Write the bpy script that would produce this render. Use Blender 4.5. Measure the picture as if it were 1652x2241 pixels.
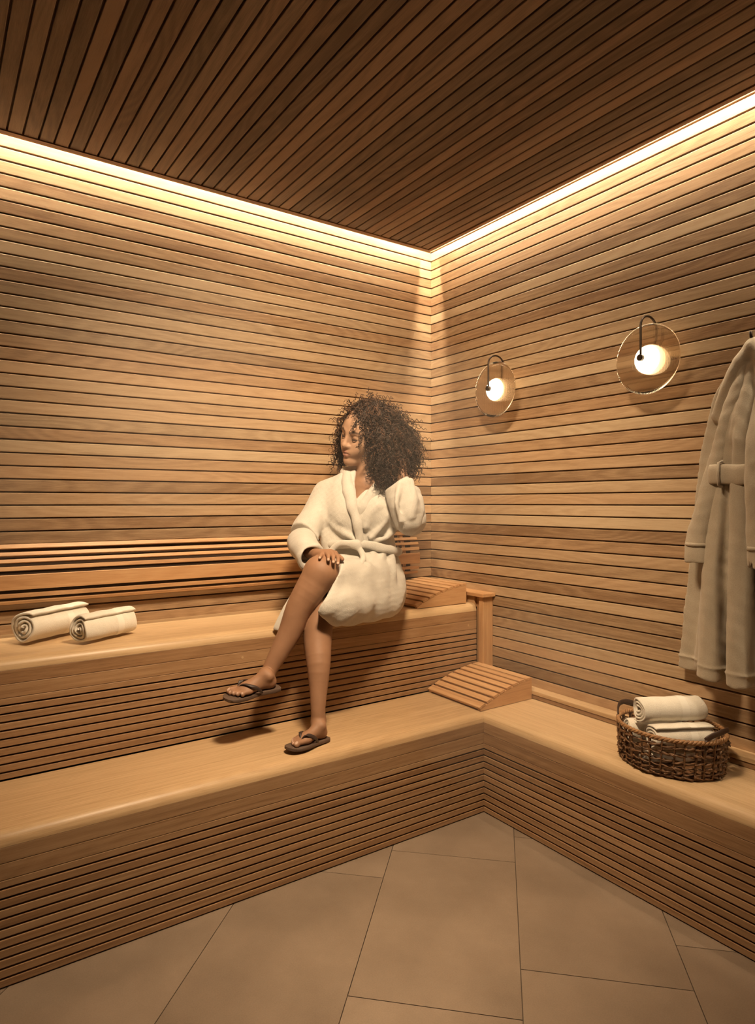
import bpy, bmesh, math, random
import numpy as np
from mathutils import Vector, Matrix

# ------------------------------------------------------------------ scene, camera, light
scene = bpy.context.scene
C = scene.collection
for o in list(bpy.data.objects):
    bpy.data.objects.remove(o, do_unlink=True)
random.seed(7)
rng = np.random.default_rng(11)

# the room corner is the origin: left wall on y = 0, right wall on x = 0, floor z = 0 (metres)
CAM = Vector((-2.307, -2.821, 1.3))
FPX = 1431.0                                   # focal length in pixels of the 1652 x 2241 frame
FWD = Vector((0.5678, 0.8232, 0.0)).normalized()
RGT = Vector((FWD.y, -FWD.x, 0.0))
cam_data = bpy.data.cameras.new('camera')
cam = bpy.data.objects.new('camera', cam_data)
C.objects.link(cam)
cam.location = CAM
cam.rotation_euler = (math.pi / 2, 0, math.atan2(-FWD.x, FWD.y))
cam_data.sensor_fit = 'VERTICAL'
cam_data.sensor_height = 24.0
cam_data.lens = 24.0 * FPX / 2241.0
cam_data.shift_y = -(1120.5 - 1100.0) / 2241.0
cam_data.clip_start = 0.02
scene.camera = cam

world = bpy.data.worlds.new('world')
scene.world = world
world.use_nodes = True
world.node_tree.nodes['Background'].inputs[0].default_value = (0.9, 0.62, 0.38, 1)
world.node_tree.nodes['Background'].inputs[1].default_value = 0.05
scene.view_settings.view_transform = 'Standard'
scene.view_settings.look = 'None'
scene.view_settings.gamma = 1.0
scene.view_settings.use_curve_mapping = False
scene.view_settings.exposure = 0.18
scene.cycles.max_bounces = 6
scene.cycles.diffuse_bounces = 4
scene.cycles.glossy_bounces = 2
scene.cycles.transmission_bounces = 4
scene.cycles.transparent_max_bounces = 8
scene.cycles.use_adaptive_sampling = True
scene.cycles.adaptive_threshold = 0.05
scene.cycles.sample_clamp_indirect = 4.0
scene.cycles.use_denoising = True

WARM = (1.0, 0.735, 0.465)
LED_STRENGTH = 215.0
FILL_LAMP_W = 450.0
GLOBE_STRENGTH = 9.0
STEAM_DENSITY = 0.16


def at(px, py, depth):
    """room point seen at a frame pixel, a given distance along the view axis"""
    return CAM + FWD * depth + RGT * ((px - 826.0) / FPX * depth) + Vector((0, 0, (1100.0 - py) / FPX * depth))


# ------------------------------------------------------------------ helpers
def link(name, mesh, mat=None, parent=None):
    o = bpy.data.objects.new(name, mesh)
    C.objects.link(o)
    if mat is not None and len(mesh.materials) == 0:
        mesh.materials.append(mat)
    if parent is not None:
        o.parent = parent
    return o


def empty(name, loc=(0, 0, 0), rotz=0.0):
    o = bpy.data.objects.new(name, None)
    C.objects.link(o)
    o.location = loc
    o.rotation_euler = (0, 0, rotz)
    o.empty_display_size = 0.05
    return o


def tag(o, label=None, cat=None, group=None, kind=None):
    if label: o['label'] = label
    if cat: o['category'] = cat
    if group: o['group'] = group
    if kind: o['kind'] = kind
    return o


def mesh_from(name, verts, faces, smooth=False):
    me = bpy.data.meshes.new(name)
    me.from_pydata([tuple(v) for v in verts], [], [tuple(f) for f in faces])
    me.update()
    if smooth:
        me.polygons.foreach_set('use_smooth', [True] * len(me.polygons))
    return me


def fix_normals(me):
    bm = bmesh.new(); bm.from_mesh(me)
    bmesh.ops.recalc_face_normals(bm, faces=bm.faces)
    bm.to_mesh(me); bm.free()
    return me


def box_mesh(name, x0, x1, y0, y1, z0, z1):
    v = [(x0, y0, z0), (x1, y0, z0), (x1, y1, z0), (x0, y1, z0), (x0, y0, z1), (x1, y0, z1), (x1, y1, z1), (x0, y1, z1)]
    f = [(0, 3, 2, 1), (4, 5, 6, 7), (0, 1, 5, 4), (1, 2, 6, 5), (2, 3, 7, 6), (3, 0, 4, 7)]
    return mesh_from(name, v, f)


def extrude_profile(name, prof, x0, x1, shear0=0.0, shear1=0.0, smooth=False):
    """profile points (y, z) swept along local x from x0 to x1; ends cut on a mitre (x += shear * y)"""
    n = len(prof)
    v = [(x0 + shear0 * y, y, z) for y, z in prof] + [(x1 + shear1 * y, y, z) for y, z in prof]
    f = [(i, (i + 1) % n, n + (i + 1) % n, n + i) for i in range(n)]
    f += [tuple(range(n))[::-1], tuple(range(n, 2 * n))]
    me = fix_normals(mesh_from(name, v, f))
    if smooth:
        me.polygons.foreach_set('use_smooth', [True] * n + [False, False])
    return me


def plank_prof(w, t, c):
    """board section: front face at y = 0 looking to -y, back at y = t, height w about z = 0, eased front edges"""
    h = w / 2
    return [(0, -h + c), (0, h - c), (c * .35, h - c * .3), (c, h), (t, h), (t, -h), (c, -h), (c * .35, -h + c * .3)]


# ------------------------------------------------------------------ materials
def nodes_of(name):
    m = bpy.data.materials.new(name)
    m.use_nodes = True
    nt = m.node_tree
    for n in list(nt.nodes):
        nt.nodes.remove(n)
    out = nt.nodes.new('ShaderNodeOutputMaterial')
    b = nt.nodes.new('ShaderNodeBsdfPrincipled')
    nt.links.new(b.outputs[0], out.inputs[0])
    return m, nt, b, out


def N(nt, kind, **kw):
    n = nt.nodes.new(kind)
    for k, v in kw.items():
        setattr(n, k, v)
    return n


def math_node(nt, op, a, b=None, c=None):
    n = nt.nodes.new('ShaderNodeMath'); n.operation = op
    for i, v in enumerate((a, b, c)):
        if v is None: continue
        if isinstance(v, (int, float)): n.inputs[i].default_value = v
        else: nt.links.new(v, n.inputs[i])
    return n.outputs[0]


def mix_col(nt, fac, a, b, blend='MIX'):
    n = nt.nodes.new('ShaderNodeMix'); n.data_type = 'RGBA'; n.blend_type = blend
    for i, v in ((0, fac), (6, a), (7, b)):
        if isinstance(v, (int, float)): n.inputs[i].default_value = v
        elif isinstance(v, tuple): n.inputs[i].default_value = v + (1,) if len(v) == 3 else v
        else: nt.links.new(v, n.inputs[i])
    return n.outputs[2]


def ramp(nt, fac, stops):
    n = nt.nodes.new('ShaderNodeValToRGB')
    el = n.color_ramp.elements
    while len(el) < len(stops): el.new(0.5)
    for e, (p, c) in zip(el, stops):
        e.position = p
        e.color = c + (1,) if len(c) == 3 else c
    nt.links.new(fac, n.inputs[0])
    return n.outputs[0]


def wood(name, dark, mid, light, vary=0.30, rough=0.42, axis=0, fig=0.5, fine=62.0, patch=0.35, streaky=1.15):
    """wood with grain along the piece's own local axis, each piece its own cut and tone"""
    m, nt, b, out = nodes_of(name)
    tc = N(nt, 'ShaderNodeTexCoord')
    info = N(nt, 'ShaderNodeObjectInfo')
    off = nt.nodes.new('ShaderNodeCombineXYZ')
    r1 = math_node(nt, 'MULTIPLY', info.outputs['Random'], 61.0)
    r2 = math_node(nt, 'MULTIPLY', info.outputs['Random'], 23.7)
    nt.links.new(r1, off.inputs[0]); nt.links.new(r2, off.inputs[1]); nt.links.new(r1, off.inputs[2])
    add = nt.nodes.new('ShaderNodeVectorMath'); add.operation = 'ADD'
    nt.links.new(tc.outputs['Object'], add.inputs[0]); nt.links.new(off.outputs[0], add.inputs[1])

    def mapped(sx, sy):
        mp = nt.nodes.new('ShaderNodeMapping')
        s = [sy, sy, sy]; s[axis] = sx
        mp.inputs['Scale'].default_value = s
        nt.links.new(add.outputs[0], mp.inputs[0])
        return mp.outputs[0]

    def noise(vec, scale, detail=4.0, rough_=0.55, dist=0.0):
        n = nt.nodes.new('ShaderNodeTexNoise')
        n.inputs['Scale'].default_value = scale; n.inputs['Detail'].default_value = detail
        n.inputs['Roughness'].default_value = rough_; n.inputs['Distortion'].default_value = dist
        nt.links.new(vec, n.inputs['Vector'])
        return n.outputs['Fac']
    pores = noise(mapped(9.0, 260.0), 2.0, 3.0, 0.75)
    streak = noise(mapped(1.3, fine), 1.0, 3.0, 0.65)
    broad = noise(mapped(0.9, 5.0), 1.0, 2.0, 0.5)
    # cathedral figure: contour lines of a slow stretched field
    field = noise(mapped(1.1, 7.0), 1.0, 1.0, 0.5)
    rings = math_node(nt, 'SINE', math_node(nt, 'MULTIPLY', field, 95.0))
    rings = math_node(nt, 'MULTIPLY_ADD', rings, 0.5, 0.5)
    g = math_node(nt, 'MULTIPLY_ADD', math_node(nt, 'SUBTRACT', pores, 0.5), 0.85, 0.5)
    g = math_node(nt, 'ADD', g, math_node(nt, 'MULTIPLY', math_node(nt, 'SUBTRACT', streak, 0.5), streaky))
    g = math_node(nt, 'ADD', g, math_node(nt, 'MULTIPLY', math_node(nt, 'SUBTRACT', broad, 0.5), patch * 2.4))
    g = math_node(nt, 'ADD', g, math_node(nt, 'MULTIPLY', math_node(nt, 'SUBTRACT', rings, 0.5), 0.40 * fig))
    tone = math_node(nt, 'MULTIPLY', math_node(nt, 'SUBTRACT', info.outputs['Random'], 0.5), vary * 1.5)
    g = math_node(nt, 'ADD', g, tone)
    col = ramp(nt, g, [(0.12, dark), (0.50, mid), (0.88, light)])
    # some pieces redder than others
    wn = nt.nodes.new('ShaderNodeTexWhiteNoise'); wn.noise_dimensions = '1D'
    nt.links.new(r1, wn.inputs['W'])
    red = math_node(nt, 'MULTIPLY', wn.outputs['Value'], 0.60 * min(1.0, vary * 2.5))
    col = mix_col(nt, red, col, mix_col(nt, 1.0, col, (1.0, 0.80, 0.66), 'MULTIPLY'))
    nt.links.new(col, b.inputs['Base Color'])
    b.inputs['Roughness'].default_value = rough
    b.inputs['IOR'].default_value = 1.4
    return m


def plain(name, col, rough=0.5, metal=0.0, bump=0.0, bscale=60.0, cvar=0.0, cscale=3.0):
    m, nt, b, out = nodes_of(name)
    b.inputs['Base Color'].default_value = col + (1,)
    b.inputs['Roughness'].default_value = rough
    b.inputs['Metallic'].default_value = metal
    tc = N(nt, 'ShaderNodeTexCoord')
    if cvar:
        n = nt.nodes.new('ShaderNodeTexNoise'); n.inputs['Scale'].default_value = cscale; n.inputs['Detail'].default_value = 6
        nt.links.new(tc.outputs['Object'], n.inputs['Vector'])
        lo = tuple(c * (1 - cvar) for c in col); hi = tuple(min(1, c * (1 + cvar)) for c in col)
        nt.links.new(ramp(nt, n.outputs['Fac'], [(0.3, lo), (0.7, hi)]), b.inputs['Base Color'])
    if bump:
        n = nt.nodes.new('ShaderNodeTexNoise'); n.inputs['Scale'].default_value = bscale; n.inputs['Detail'].default_value = 4
        nt.links.new(tc.outputs['Object'], n.inputs['Vector'])
        bp = nt.nodes.new('ShaderNodeBump'); bp.inputs['Strength'].default_value = bump; bp.inputs['Distance'].default_value = 0.004
        nt.links.new(n.outputs['Fac'], bp.inputs['Height']); nt.links.new(bp.outputs[0], b.inputs['Normal'])
    return m


def emit(name, col, strength):
    m, nt, b, out = nodes_of(name)
    nt.nodes.remove(b)
    e = nt.nodes.new('ShaderNodeEmission')
    e.inputs[0].default_value = col + (1,); e.inputs[1].default_value = strength
    nt.links.new(e.outputs[0], out.inputs[0])
    return m


M_WALL = wood('wall_board_wood', (0.23, 0.146, 0.082), (0.41, 0.290, 0.175), (0.53, 0.400, 0.258), vary=0.40, rough=0.5, streaky=0.45, fig=0.35, patch=0.26, fine=90.0)
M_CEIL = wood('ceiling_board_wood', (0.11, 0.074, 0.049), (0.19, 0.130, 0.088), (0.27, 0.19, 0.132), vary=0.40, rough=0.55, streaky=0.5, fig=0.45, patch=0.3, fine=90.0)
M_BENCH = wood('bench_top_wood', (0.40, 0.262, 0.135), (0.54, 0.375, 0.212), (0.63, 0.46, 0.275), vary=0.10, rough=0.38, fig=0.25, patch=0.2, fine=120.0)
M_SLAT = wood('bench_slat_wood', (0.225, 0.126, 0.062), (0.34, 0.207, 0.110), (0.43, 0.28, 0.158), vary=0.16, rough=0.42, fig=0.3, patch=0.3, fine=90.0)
M_REST = wood('rest_wood', (0.38, 0.205, 0.095), (0.52, 0.305, 0.150), (0.60, 0.385, 0.205), vary=0.14, rough=0.42, fig=0.3, patch=0.25)
M_GAP = plain('dark_backing', (0.15, 0.088, 0.050), 0.9)
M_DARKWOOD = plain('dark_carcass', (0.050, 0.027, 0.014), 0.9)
M_TRIM = wood('ceiling_trim_wood', (0.12, 0.055, 0.025), (0.20, 0.098, 0.046), (0.26, 0.14, 0.07), vary=0.05, rough=0.5)
M_LED = emit('led_glow', (1.0, 0.80, 0.55), LED_STRENGTH)

# ------------------------------------------------------------------ room shell
RX, RY = -4.2, -4.4            # far ends of the two walls
Z_SOFFIT = 2.657               # underside of the hung ceiling
Z_SLAB = 2.80
PITCH = 0.04988
GAP = 0.0052
COVE = 0.07                    # slot between wall and hung ceiling, where the light comes out
Z_GAP0 = 2.637                 # first joint under the cove

wall_left = tag(link('wall_left', box_mesh('wall_left', RX - 0.06, 0.06, 0.012, 0.06, 0, Z_SLAB), M_GAP), kind='structure')
wall_right = tag(link('wall_right', box_mesh('wall_right', 0.012, 0.06, RY - 0.06, 0.0119, 0, Z_SLAB), M_GAP), kind='structure')
wall_near = tag(link('wall_near', box_mesh('wall_near', RX - 0.06, 0.06, RY - 0.12, RY - 0.06, 0, Z_SLAB), M_DARKWOOD), kind='structure')
wall_far = tag(link('wall_side', box_mesh('wall_side', RX - 0.12, RX - 0.06, RY - 0.12, 0.06, 0, Z_SLAB), M_DARKWOOD), kind='structure')

def boards(parent, n0, n1, length, place):
    me = None
    for i in range(n0, n1):
        zc = Z_GAP0 - PITCH * (i + 0.5)
        if me is None:
            me = extrude_profile('board', plank_prof(PITCH - GAP, 0.012, 0.0022), 0, length)
            me.materials.append(M_WALL)
        o = link('board', me, None, parent)
        place(o, zc)

def place_left(o, z):
    o.location = (RX, 0, z)
def place_right(o, z):
    o.location = (0, 0, z); o.rotation_euler = (0, 0, -math.pi / 2)
boards(wall_left, -3, 37, -RX, place_left)
boards(wall_right, -3, 44, -RY, place_right)

ceiling = tag(link('ceiling', box_mesh('ceiling', RX - 0.06, 0.06, RY - 0.06, 0.06, Z_SLAB, Z_SLAB + 0.06), M_GAP), kind='structure')
# hung ceiling of boards that run along y, framed by a trim along the cove
EDGE = 0.022
ceil_back = link('ceiling_panel', box_mesh('ceiling_panel', RX - 0.05, -COVE - 0.004, RY - 0.05, -COVE - 0.004, Z_SOFFIT + 0.014, Z_SOFFIT + 0.030), M_GAP, ceiling)
CP = 0.05197
cl = -COVE - EDGE - (RY)
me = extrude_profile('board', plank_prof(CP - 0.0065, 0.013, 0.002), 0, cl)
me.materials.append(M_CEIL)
x = -2.040 + CP * 38
while x > RX:
    if x < -COVE - EDGE + 0.03:
        if x > -COVE - EDGE - CP * 0.5:
            w = (x + CP / 2) - (-COVE - EDGE)
            if CP - w < 0.015: x -= CP; continue
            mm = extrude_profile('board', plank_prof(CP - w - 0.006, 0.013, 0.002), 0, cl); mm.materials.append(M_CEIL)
            o = link('board', mm, None, ceiling); xc = x - w / 2
        else:
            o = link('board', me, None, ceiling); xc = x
        # local x -> +y, local -y (front) -> -z, local z -> x
        o.matrix_local = Matrix(((0, 0, 1, xc), (1, 0, 0, RY), (0, 1, 0, Z_SOFFIT), (0, 0, 0, 1)))
    x -= CP
tp = [(-COVE, Z_SOFFIT - 0.004), (-COVE, Z_SOFFIT + 0.045), (-COVE - 0.010, Z_SOFFIT + 0.045), (-COVE - 0.010, Z_SOFFIT + 0.02),
      (-COVE - EDGE, Z_SOFFIT + 0.02), (-COVE - EDGE, Z_SOFFIT - 0.004)]
me = extrude_profile('trim', tp, RX, 0, 0, 1.0)     # mitred into the corner: x1 = y
t1 = tag(link('trim_1', me, M_TRIM), kind='structure')
me = extrude_profile('trim', tp, 0, -RY, -1.0, 0)
t2 = tag(link('trim_2', me, M_TRIM), kind='structure')
t2.rotation_euler = (0, 0, -math.pi / 2)

# light strips lying in the cove above the slot
s1 = link('led_strip', box_mesh('led_strip', RX + 0.02, -0.07, -0.067, -0.047, Z_SLAB - 0.010, Z_SLAB - 0.004), M_LED)
tag(s1, 'warm light strip hidden in the ceiling cove above the left wall', 'light strip', 'cove light strips')
s2 = link('led_strip', box_mesh('led_strip', -0.067, -0.047, RY + 0.02, -0.07, Z_SLAB - 0.010, Z_SLAB - 0.004), M_LED)
tag(s2, 'warm light strip hidden in the ceiling cove above the right wall', 'light strip', 'cove light strips')

# floor of large stone tiles laid at 45 degrees, running bond of a quarter tile
def stone():
    m, nt, b, out = nodes_of('floor_stone')
    tc = N(nt, 'ShaderNodeTexCoord'); info = N(nt, 'ShaderNodeObjectInfo')
    n = nt.nodes.new('ShaderNodeTexNoise'); n.inputs['Scale'].default_value = 3.2; n.inputs['Detail'].default_value = 6; n.inputs['Roughness'].default_value = 0.6
    nt.links.new(tc.outputs['Object'], n.inputs['Vector'])
    s = nt.nodes.new('ShaderNodeTexNoise'); s.inputs['Scale'].default_value = 260; s.inputs['Detail'].default_value = 2
    nt.links.new(tc.outputs['Object'], s.inputs['Vector'])
    g = math_node(nt, 'ADD', n.outputs['Fac'], math_node(nt, 'MULTIPLY', math_node(nt, 'SUBTRACT', s.outputs['Fac'], 0.5), 0.35))
    g = math_node(nt, 'ADD', g, math_node(nt, 'MULTIPLY', math_node(nt, 'SUBTRACT', info.outputs['Random'], 0.5), 0.15))
    nt.links.new(ramp(nt, g, [(0.25, (0.205, 0.155, 0.113)), (0.75, (0.325, 0.25, 0.186))]), b.inputs['Base Color'])
    b.inputs['Roughness'].default_value = 0.42
    bp = nt.nodes.new('ShaderNodeBump'); bp.inputs['Strength'].default_value = 0.15; bp.inputs['Distance'].default_value = 0.002
    nt.links.new(s.outputs['Fac'], bp.inputs['Height']); nt.links.new(bp.outputs[0], b.inputs['Normal'])
    return m
M_STONE = stone()
floor = tag(link('floor', box_mesh('floor', RX - 0.06, 0.06, RY - 0.06, 0.06, -0.06, -0.006), plain('grout', (0.10, 0.072, 0.05), 0.9)), kind='structure')

def clip_poly(poly, axis, lim, keep_less):
    outp = []
    for i in range(len(poly)):
        a, b_ = poly[i], poly[(i + 1) % len(poly)]
        ia = (a[axis] <= lim) == keep_less; ib = (b_[axis] <= lim) == keep_less
        if ia: outp.append(a)
        if ia != ib:
            t = (lim - a[axis]) / (b_[axis] - a[axis])
            outp.append((a[0] + (b_[0] - a[0]) * t, a[1] + (b_[1] - a[1]) * t))
    return outp
TW, TL = 0.452, 0.733
td, tn = Vector((.7071, .7071)), Vector((.7071, -.7071))
c2 = Vector((CAM.x, CAM.y))
for col in range(-9, 10):
    n0 = 0.063 + TW * col                      # joint on the right of column 'col' is n0 + TW
    for row in range(-9, 10):
        t0 = 1.681 + 0.183 * (col + 1) + TL * row
        g = 0.0013
        q = [(n0 + g, t0 + g), (n0 + TW - g, t0 + g), (n0 + TW - g, t0 + TL - g), (n0 + g, t0 + TL - g)]
        poly = [tuple(c2 + tn * a + td * b_) for a, b_ in q]
        for ax, lim, kl in ((0, -0.39, True), (0, RX, False), (1, -0.82, True), (1, RY, False)):
            # tiles reach a little under the bench fronts
            lim2 = lim + 0.02 if lim in (-0.39, -0.82) else lim
            poly = clip_poly(poly, ax, lim2, kl)
            if len(poly) < 3: break
        if len(poly) < 3: continue
        cx = sum(p[0] for p in poly) / len(poly); cy = sum(p[1] for p in poly) / len(poly)
        k = len(poly)
        v = [(p[0] - cx, p[1] - cy, 0) for p in poly] + [(p[0] - cx, p[1] - cy, -0.0058) for p in poly]
        f = [tuple(range(k)), tuple(range(k, 2 * k))[::-1]] + [(i, k + i, k + (i + 1) % k, (i + 1) % k) for i in range(k)]
        o = link('tile', fix_normals(mesh_from('tile', v, f)), M_STONE, floor)
        o.location = (cx, cy, 0)

# fill lamp added overhead, out of view, housed in a bezel and lens
M_METAL = plain('dark_bronze', (0.050, 0.034, 0.024), 0.38, 0.8)
M_LENS = emit('fill_lamp_lens', WARM, 6.0)
def ring_mesh(name, r0, r1, z0, z1, n=32):
    v = []; f = []
    for i in range(n):
        a = 2 * math.pi * i / n; c, s = math.cos(a), math.sin(a)
        v += [(r0 * c, r0 * s, z0), (r1 * c, r1 * s, z0), (r1 * c, r1 * s, z1), (r0 * c, r0 * s, z1)]
    for i in range(n):
        a, b_ = 4 * i, 4 * ((i + 1) % n)
        for k in range(4):
            f.append((a + k, a + (k + 1) % 4, b_ + (k + 1) % 4, b_ + k))
    return fix_normals(mesh_from(name, v, f))
def disc_mesh(name, r, z, n=32):
    return mesh_from(name, [(r * math.cos(2 * math.pi * i / n), r * math.sin(2 * math.pi * i / n), z) for i in range(n)], [tuple(range(n))[::-1]])
for (dx, dy, where, watts, tgt, cone) in (
        (-1.42, -1.60, 'over the middle of the room', FILL_LAMP_W, (-0.84, -0.50, 1.00), 110),):
    d = empty('fill_lamp', (dx, dy, Z_SOFFIT))
    tag(d, 'unseen added fill lamp ' + where, 'fill light')
    rad = 0.20
    link('bezel', ring_mesh('bezel', rad, rad + 0.014, -0.006, 0.0), M_METAL, d)
    link('lens', disc_mesh('lens', rad, -0.002), M_LENS, d)
    ld = bpy.data.lights.new('fill_beam', 'SPOT')
    ld.energy = watts; ld.color = WARM; ld.spot_size = math.radians(cone); ld.spot_blend = 1.0; ld.shadow_soft_size = rad * 0.92
    lo = bpy.data.objects.new('beam', ld); C.objects.link(lo); lo.parent = d; lo.location = (0, 0, -0.012)
    if tgt:
        v = Vector(tgt) - Vector((dx, dy, Z_SOFFIT))
        lo.rotation_euler = v.to_track_quat('-Z', 'Y').to_euler()

# ------------------------------------------------------------------ benches
Z1, Z2 = 0.415, 0.803           # lower and upper seat
FX, FY = -0.381, -0.815         # fronts of the lower bench: right run, left run
UY = -0.439                     # front of the upper bench
UXE = -0.070                    # its right end
NOSE = 0.037
def nosed(depth, z):
    """seat board section with a rounded front edge; y = 0 is the front plane"""
    p = [(depth, z - NOSE), (depth, z)]
    for i in range(0, 10):
        a = math.pi / 2 * i / 9
        p.append((NOSE - NOSE * math.sin(a), z - NOSE + NOSE * math.cos(a)))
    return p
def smooth_by_angle(me, deg=35):
    me.polygons.foreach_set('use_smooth', [True] * len(me.polygons))
    bm = bmesh.new(); bm.from_mesh(me)
    for e in bm.edges:
        if len(e.link_faces) == 2 and e.calc_face_angle(0) > math.radians(deg): e.smooth = False
    bm.to_mesh(me); bm.free()
    return me

lower = empty('lower_bench', (FX, FY, 0))
tag(lower, 'low L-shaped wooden step bench with slatted front along both walls', 'bench')
upper = empty('upper_bench', (UXE, UY, 0))
tag(upper, 'high wooden sitting bench with slatted front along the left wall', 'bench')

def bench_run(parent, kind, seat_depth, ztop, fascia, gaps, zbot, length, mitre, inv):
    """one run of bench in its own frame: x along the run (0 = inner corner, negative away), y = 0 the front, +y to the wall"""
    sgn = 1.0
    def add(o):
        o.matrix_local = inv
        return o
    x0, x1 = (-length, 0.0)
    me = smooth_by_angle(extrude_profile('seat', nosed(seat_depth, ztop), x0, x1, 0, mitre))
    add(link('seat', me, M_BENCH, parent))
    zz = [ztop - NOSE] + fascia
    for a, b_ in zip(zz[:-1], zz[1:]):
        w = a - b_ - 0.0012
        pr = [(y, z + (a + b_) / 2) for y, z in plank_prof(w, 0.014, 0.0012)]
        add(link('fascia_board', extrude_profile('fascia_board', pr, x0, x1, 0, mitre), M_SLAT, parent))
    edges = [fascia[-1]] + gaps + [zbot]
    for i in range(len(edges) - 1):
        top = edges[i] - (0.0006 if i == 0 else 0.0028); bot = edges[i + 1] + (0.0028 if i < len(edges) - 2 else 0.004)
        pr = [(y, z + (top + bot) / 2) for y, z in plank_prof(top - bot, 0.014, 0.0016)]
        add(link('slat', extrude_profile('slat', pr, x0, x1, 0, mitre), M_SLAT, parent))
    pr = [(0.016, zbot + 0.001), (0.016, ztop - NOSE - 0.001), (seat_depth - 0.01, ztop - NOSE - 0.001), (seat_depth - 0.01, zbot + 0.001)]
    add(link('carcass', extrude_profile('carcass', pr, x0, x1, 0, mitre), M_DARKWOOD, parent))

lo_gaps = [0.2665 - 0.0267 * i for i in range(10)]
# left run: x along world x, y to +y
bench_run(lower, 'left', UY - FY + 0.001, Z1, [0.3345, 0.2895], lo_gaps, 0.0, FX - RX, 1.0, Matrix.Identity(4))
# right run: local -x -> world -y, local +y -> world +x (mirrored frame)
inv = Matrix(((0, 1, 0, 0), (1, 0, 0, 0), (0, 0, 1, 0), (0, 0, 0, 1)))
bench_run(lower, 'right', -FX - 0.0005, Z1, [0.3345, 0.2895], lo_gaps, 0.0, FY - RY, 1.0, inv)
up_gaps = [0.654 - 0.0266 * i for i in range(9)]
bench_run(upper, 'upper', -UY - 0.0005, Z2, [0.7217, 0.6773], up_gaps, Z1 + 0.0015, UXE - RX, 0.0, Matrix.Identity(4))
for xb in (-0.125 - UXE, -1.3 - UXE):
    b_ = link('screw_cap', disc_mesh('screw_cap', 0.005, 0), M_BENCH, upper)
    b_.matrix_local = Matrix.Translation((xb, -0.0012, 0.70)) @ Matrix.Rotation(math.radians(90), 4, 'X')

# flip normals of the mirrored run
for o in lower.children:
    if o.matrix_local.determinant() < 0:
        me = o.data
        me.transform(o.matrix_local); me.flip_normals(); o.matrix_local = Matrix.Identity(4)

# the grain of the right run lies along world y, so it has its own cut of each wood
def along_y(mat):
    m = mat.copy(); m.name = mat.name + '_cross'
    for n in m.node_tree.nodes:
        if n.type == 'MAPPING':
            s = list(n.inputs['Scale'].default_value)
            n.inputs['Scale'].default_value = (s[1], s[0], s[2])
    return m
M_BENCH_Y, M_SLAT_Y = along_y(M_BENCH), along_y(M_SLAT)
for o in lower.children:
    xs = [v.co.x for v in o.data.vertices]; ys = [v.co.y for v in o.data.vertices]
    if max(ys) - min(ys) > max(xs) - min(xs):
        for mo, mn in ((M_BENCH, M_BENCH_Y), (M_SLAT, M_SLAT_Y)):
            if o.data.materials[0] is mo: o.data.materials[0] = mn

# wall rails: a capped ledge along the right wall at each seat, and the post at the end of the upper one
rail = empty('wall_rail', (-0.03, -2.4, Z1))
tag(rail, 'long low wooden ledge where the lower bench meets the right wall', 'ledge')
def rail_piece(parent, name, x0, x1, y0, y1, z0, z1, c=0.003):
    bm = bmesh.new()
    bmesh.ops.create_cube(bm, size=1.0)
    for v in bm.verts:
        v.co = Vector(((x0 + x1) / 2 + v.co.x * (x1 - x0), (y0 + y1) / 2 + v.co.y * (y1 - y0), (z0 + z1) / 2 + v.co.z * (z1 - z0)))
    bmesh.ops.bevel(bm, geom=bm.edges[:], offset=c, segments=2, profile=0.6, affect='EDGES')
    me = bpy.data.meshes.new(name); bm.to_mesh(me); bm.free()
    o = link(name, me, None, parent)
    loc = parent.matrix_basis.to_translation()
    me.transform(Matrix.Translation(-loc))
    return o
for nm, a, b_, zz0, zz1 in (('rail', -0.056, -0.0005, Z1 + 0.001, Z1 + 0.0195), ('cap', -0.060, -0.0005, Z1 + 0.0205, Z1 + 0.038)):
    o = rail_piece(rail, nm, a, b_, RY + 0.01, UY - 0.05, zz0, zz1); o.data.materials.append(M_SLAT_Y if nm == 'rail' else M_BENCH_Y)
rail2 = empty('end_post', (-0.03, UY - 0.02, Z1))
tag(rail2, 'wooden end post with flat cap between the upper bench and the right wall', 'post')
M_REST_Z = M_REST.copy(); M_REST_Z.name = 'rest_wood_upright'
for n in M_REST_Z.node_tree.nodes:
    if n.type == 'MAPPING':
        s = list(n.inputs['Scale'].default_value); n.inputs['Scale'].default_value = (s[1], s[1], s[0])
M_REST_Y = along_y(M_REST)
o = rail_piece(rail2, 'post', -0.068, -0.001, UY - 0.044, UY - 0.014, Z1 + 0.001, 0.8375); o.data.materials.append(M_REST_Z)
o = rail_piece(rail2, 'post_lining', -0.050, -0.001, UY - 0.0135, UY + 0.02, Z1 + 0.04, 0.8375); o.data.materials.append(M_REST_Z)
o = rail_piece(rail2, 'rail', -0.066, -0.001, UY + 0.021, -0.003, 0.781, 0.8375); o.data.materials.append(M_REST_Y)
o = rail_piece(rail2, 'cap', -0.086, -0.001, UY - 0.062, -0.003, 0.838, 0.856); o.data.materials.append(M_REST_Y)

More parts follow.
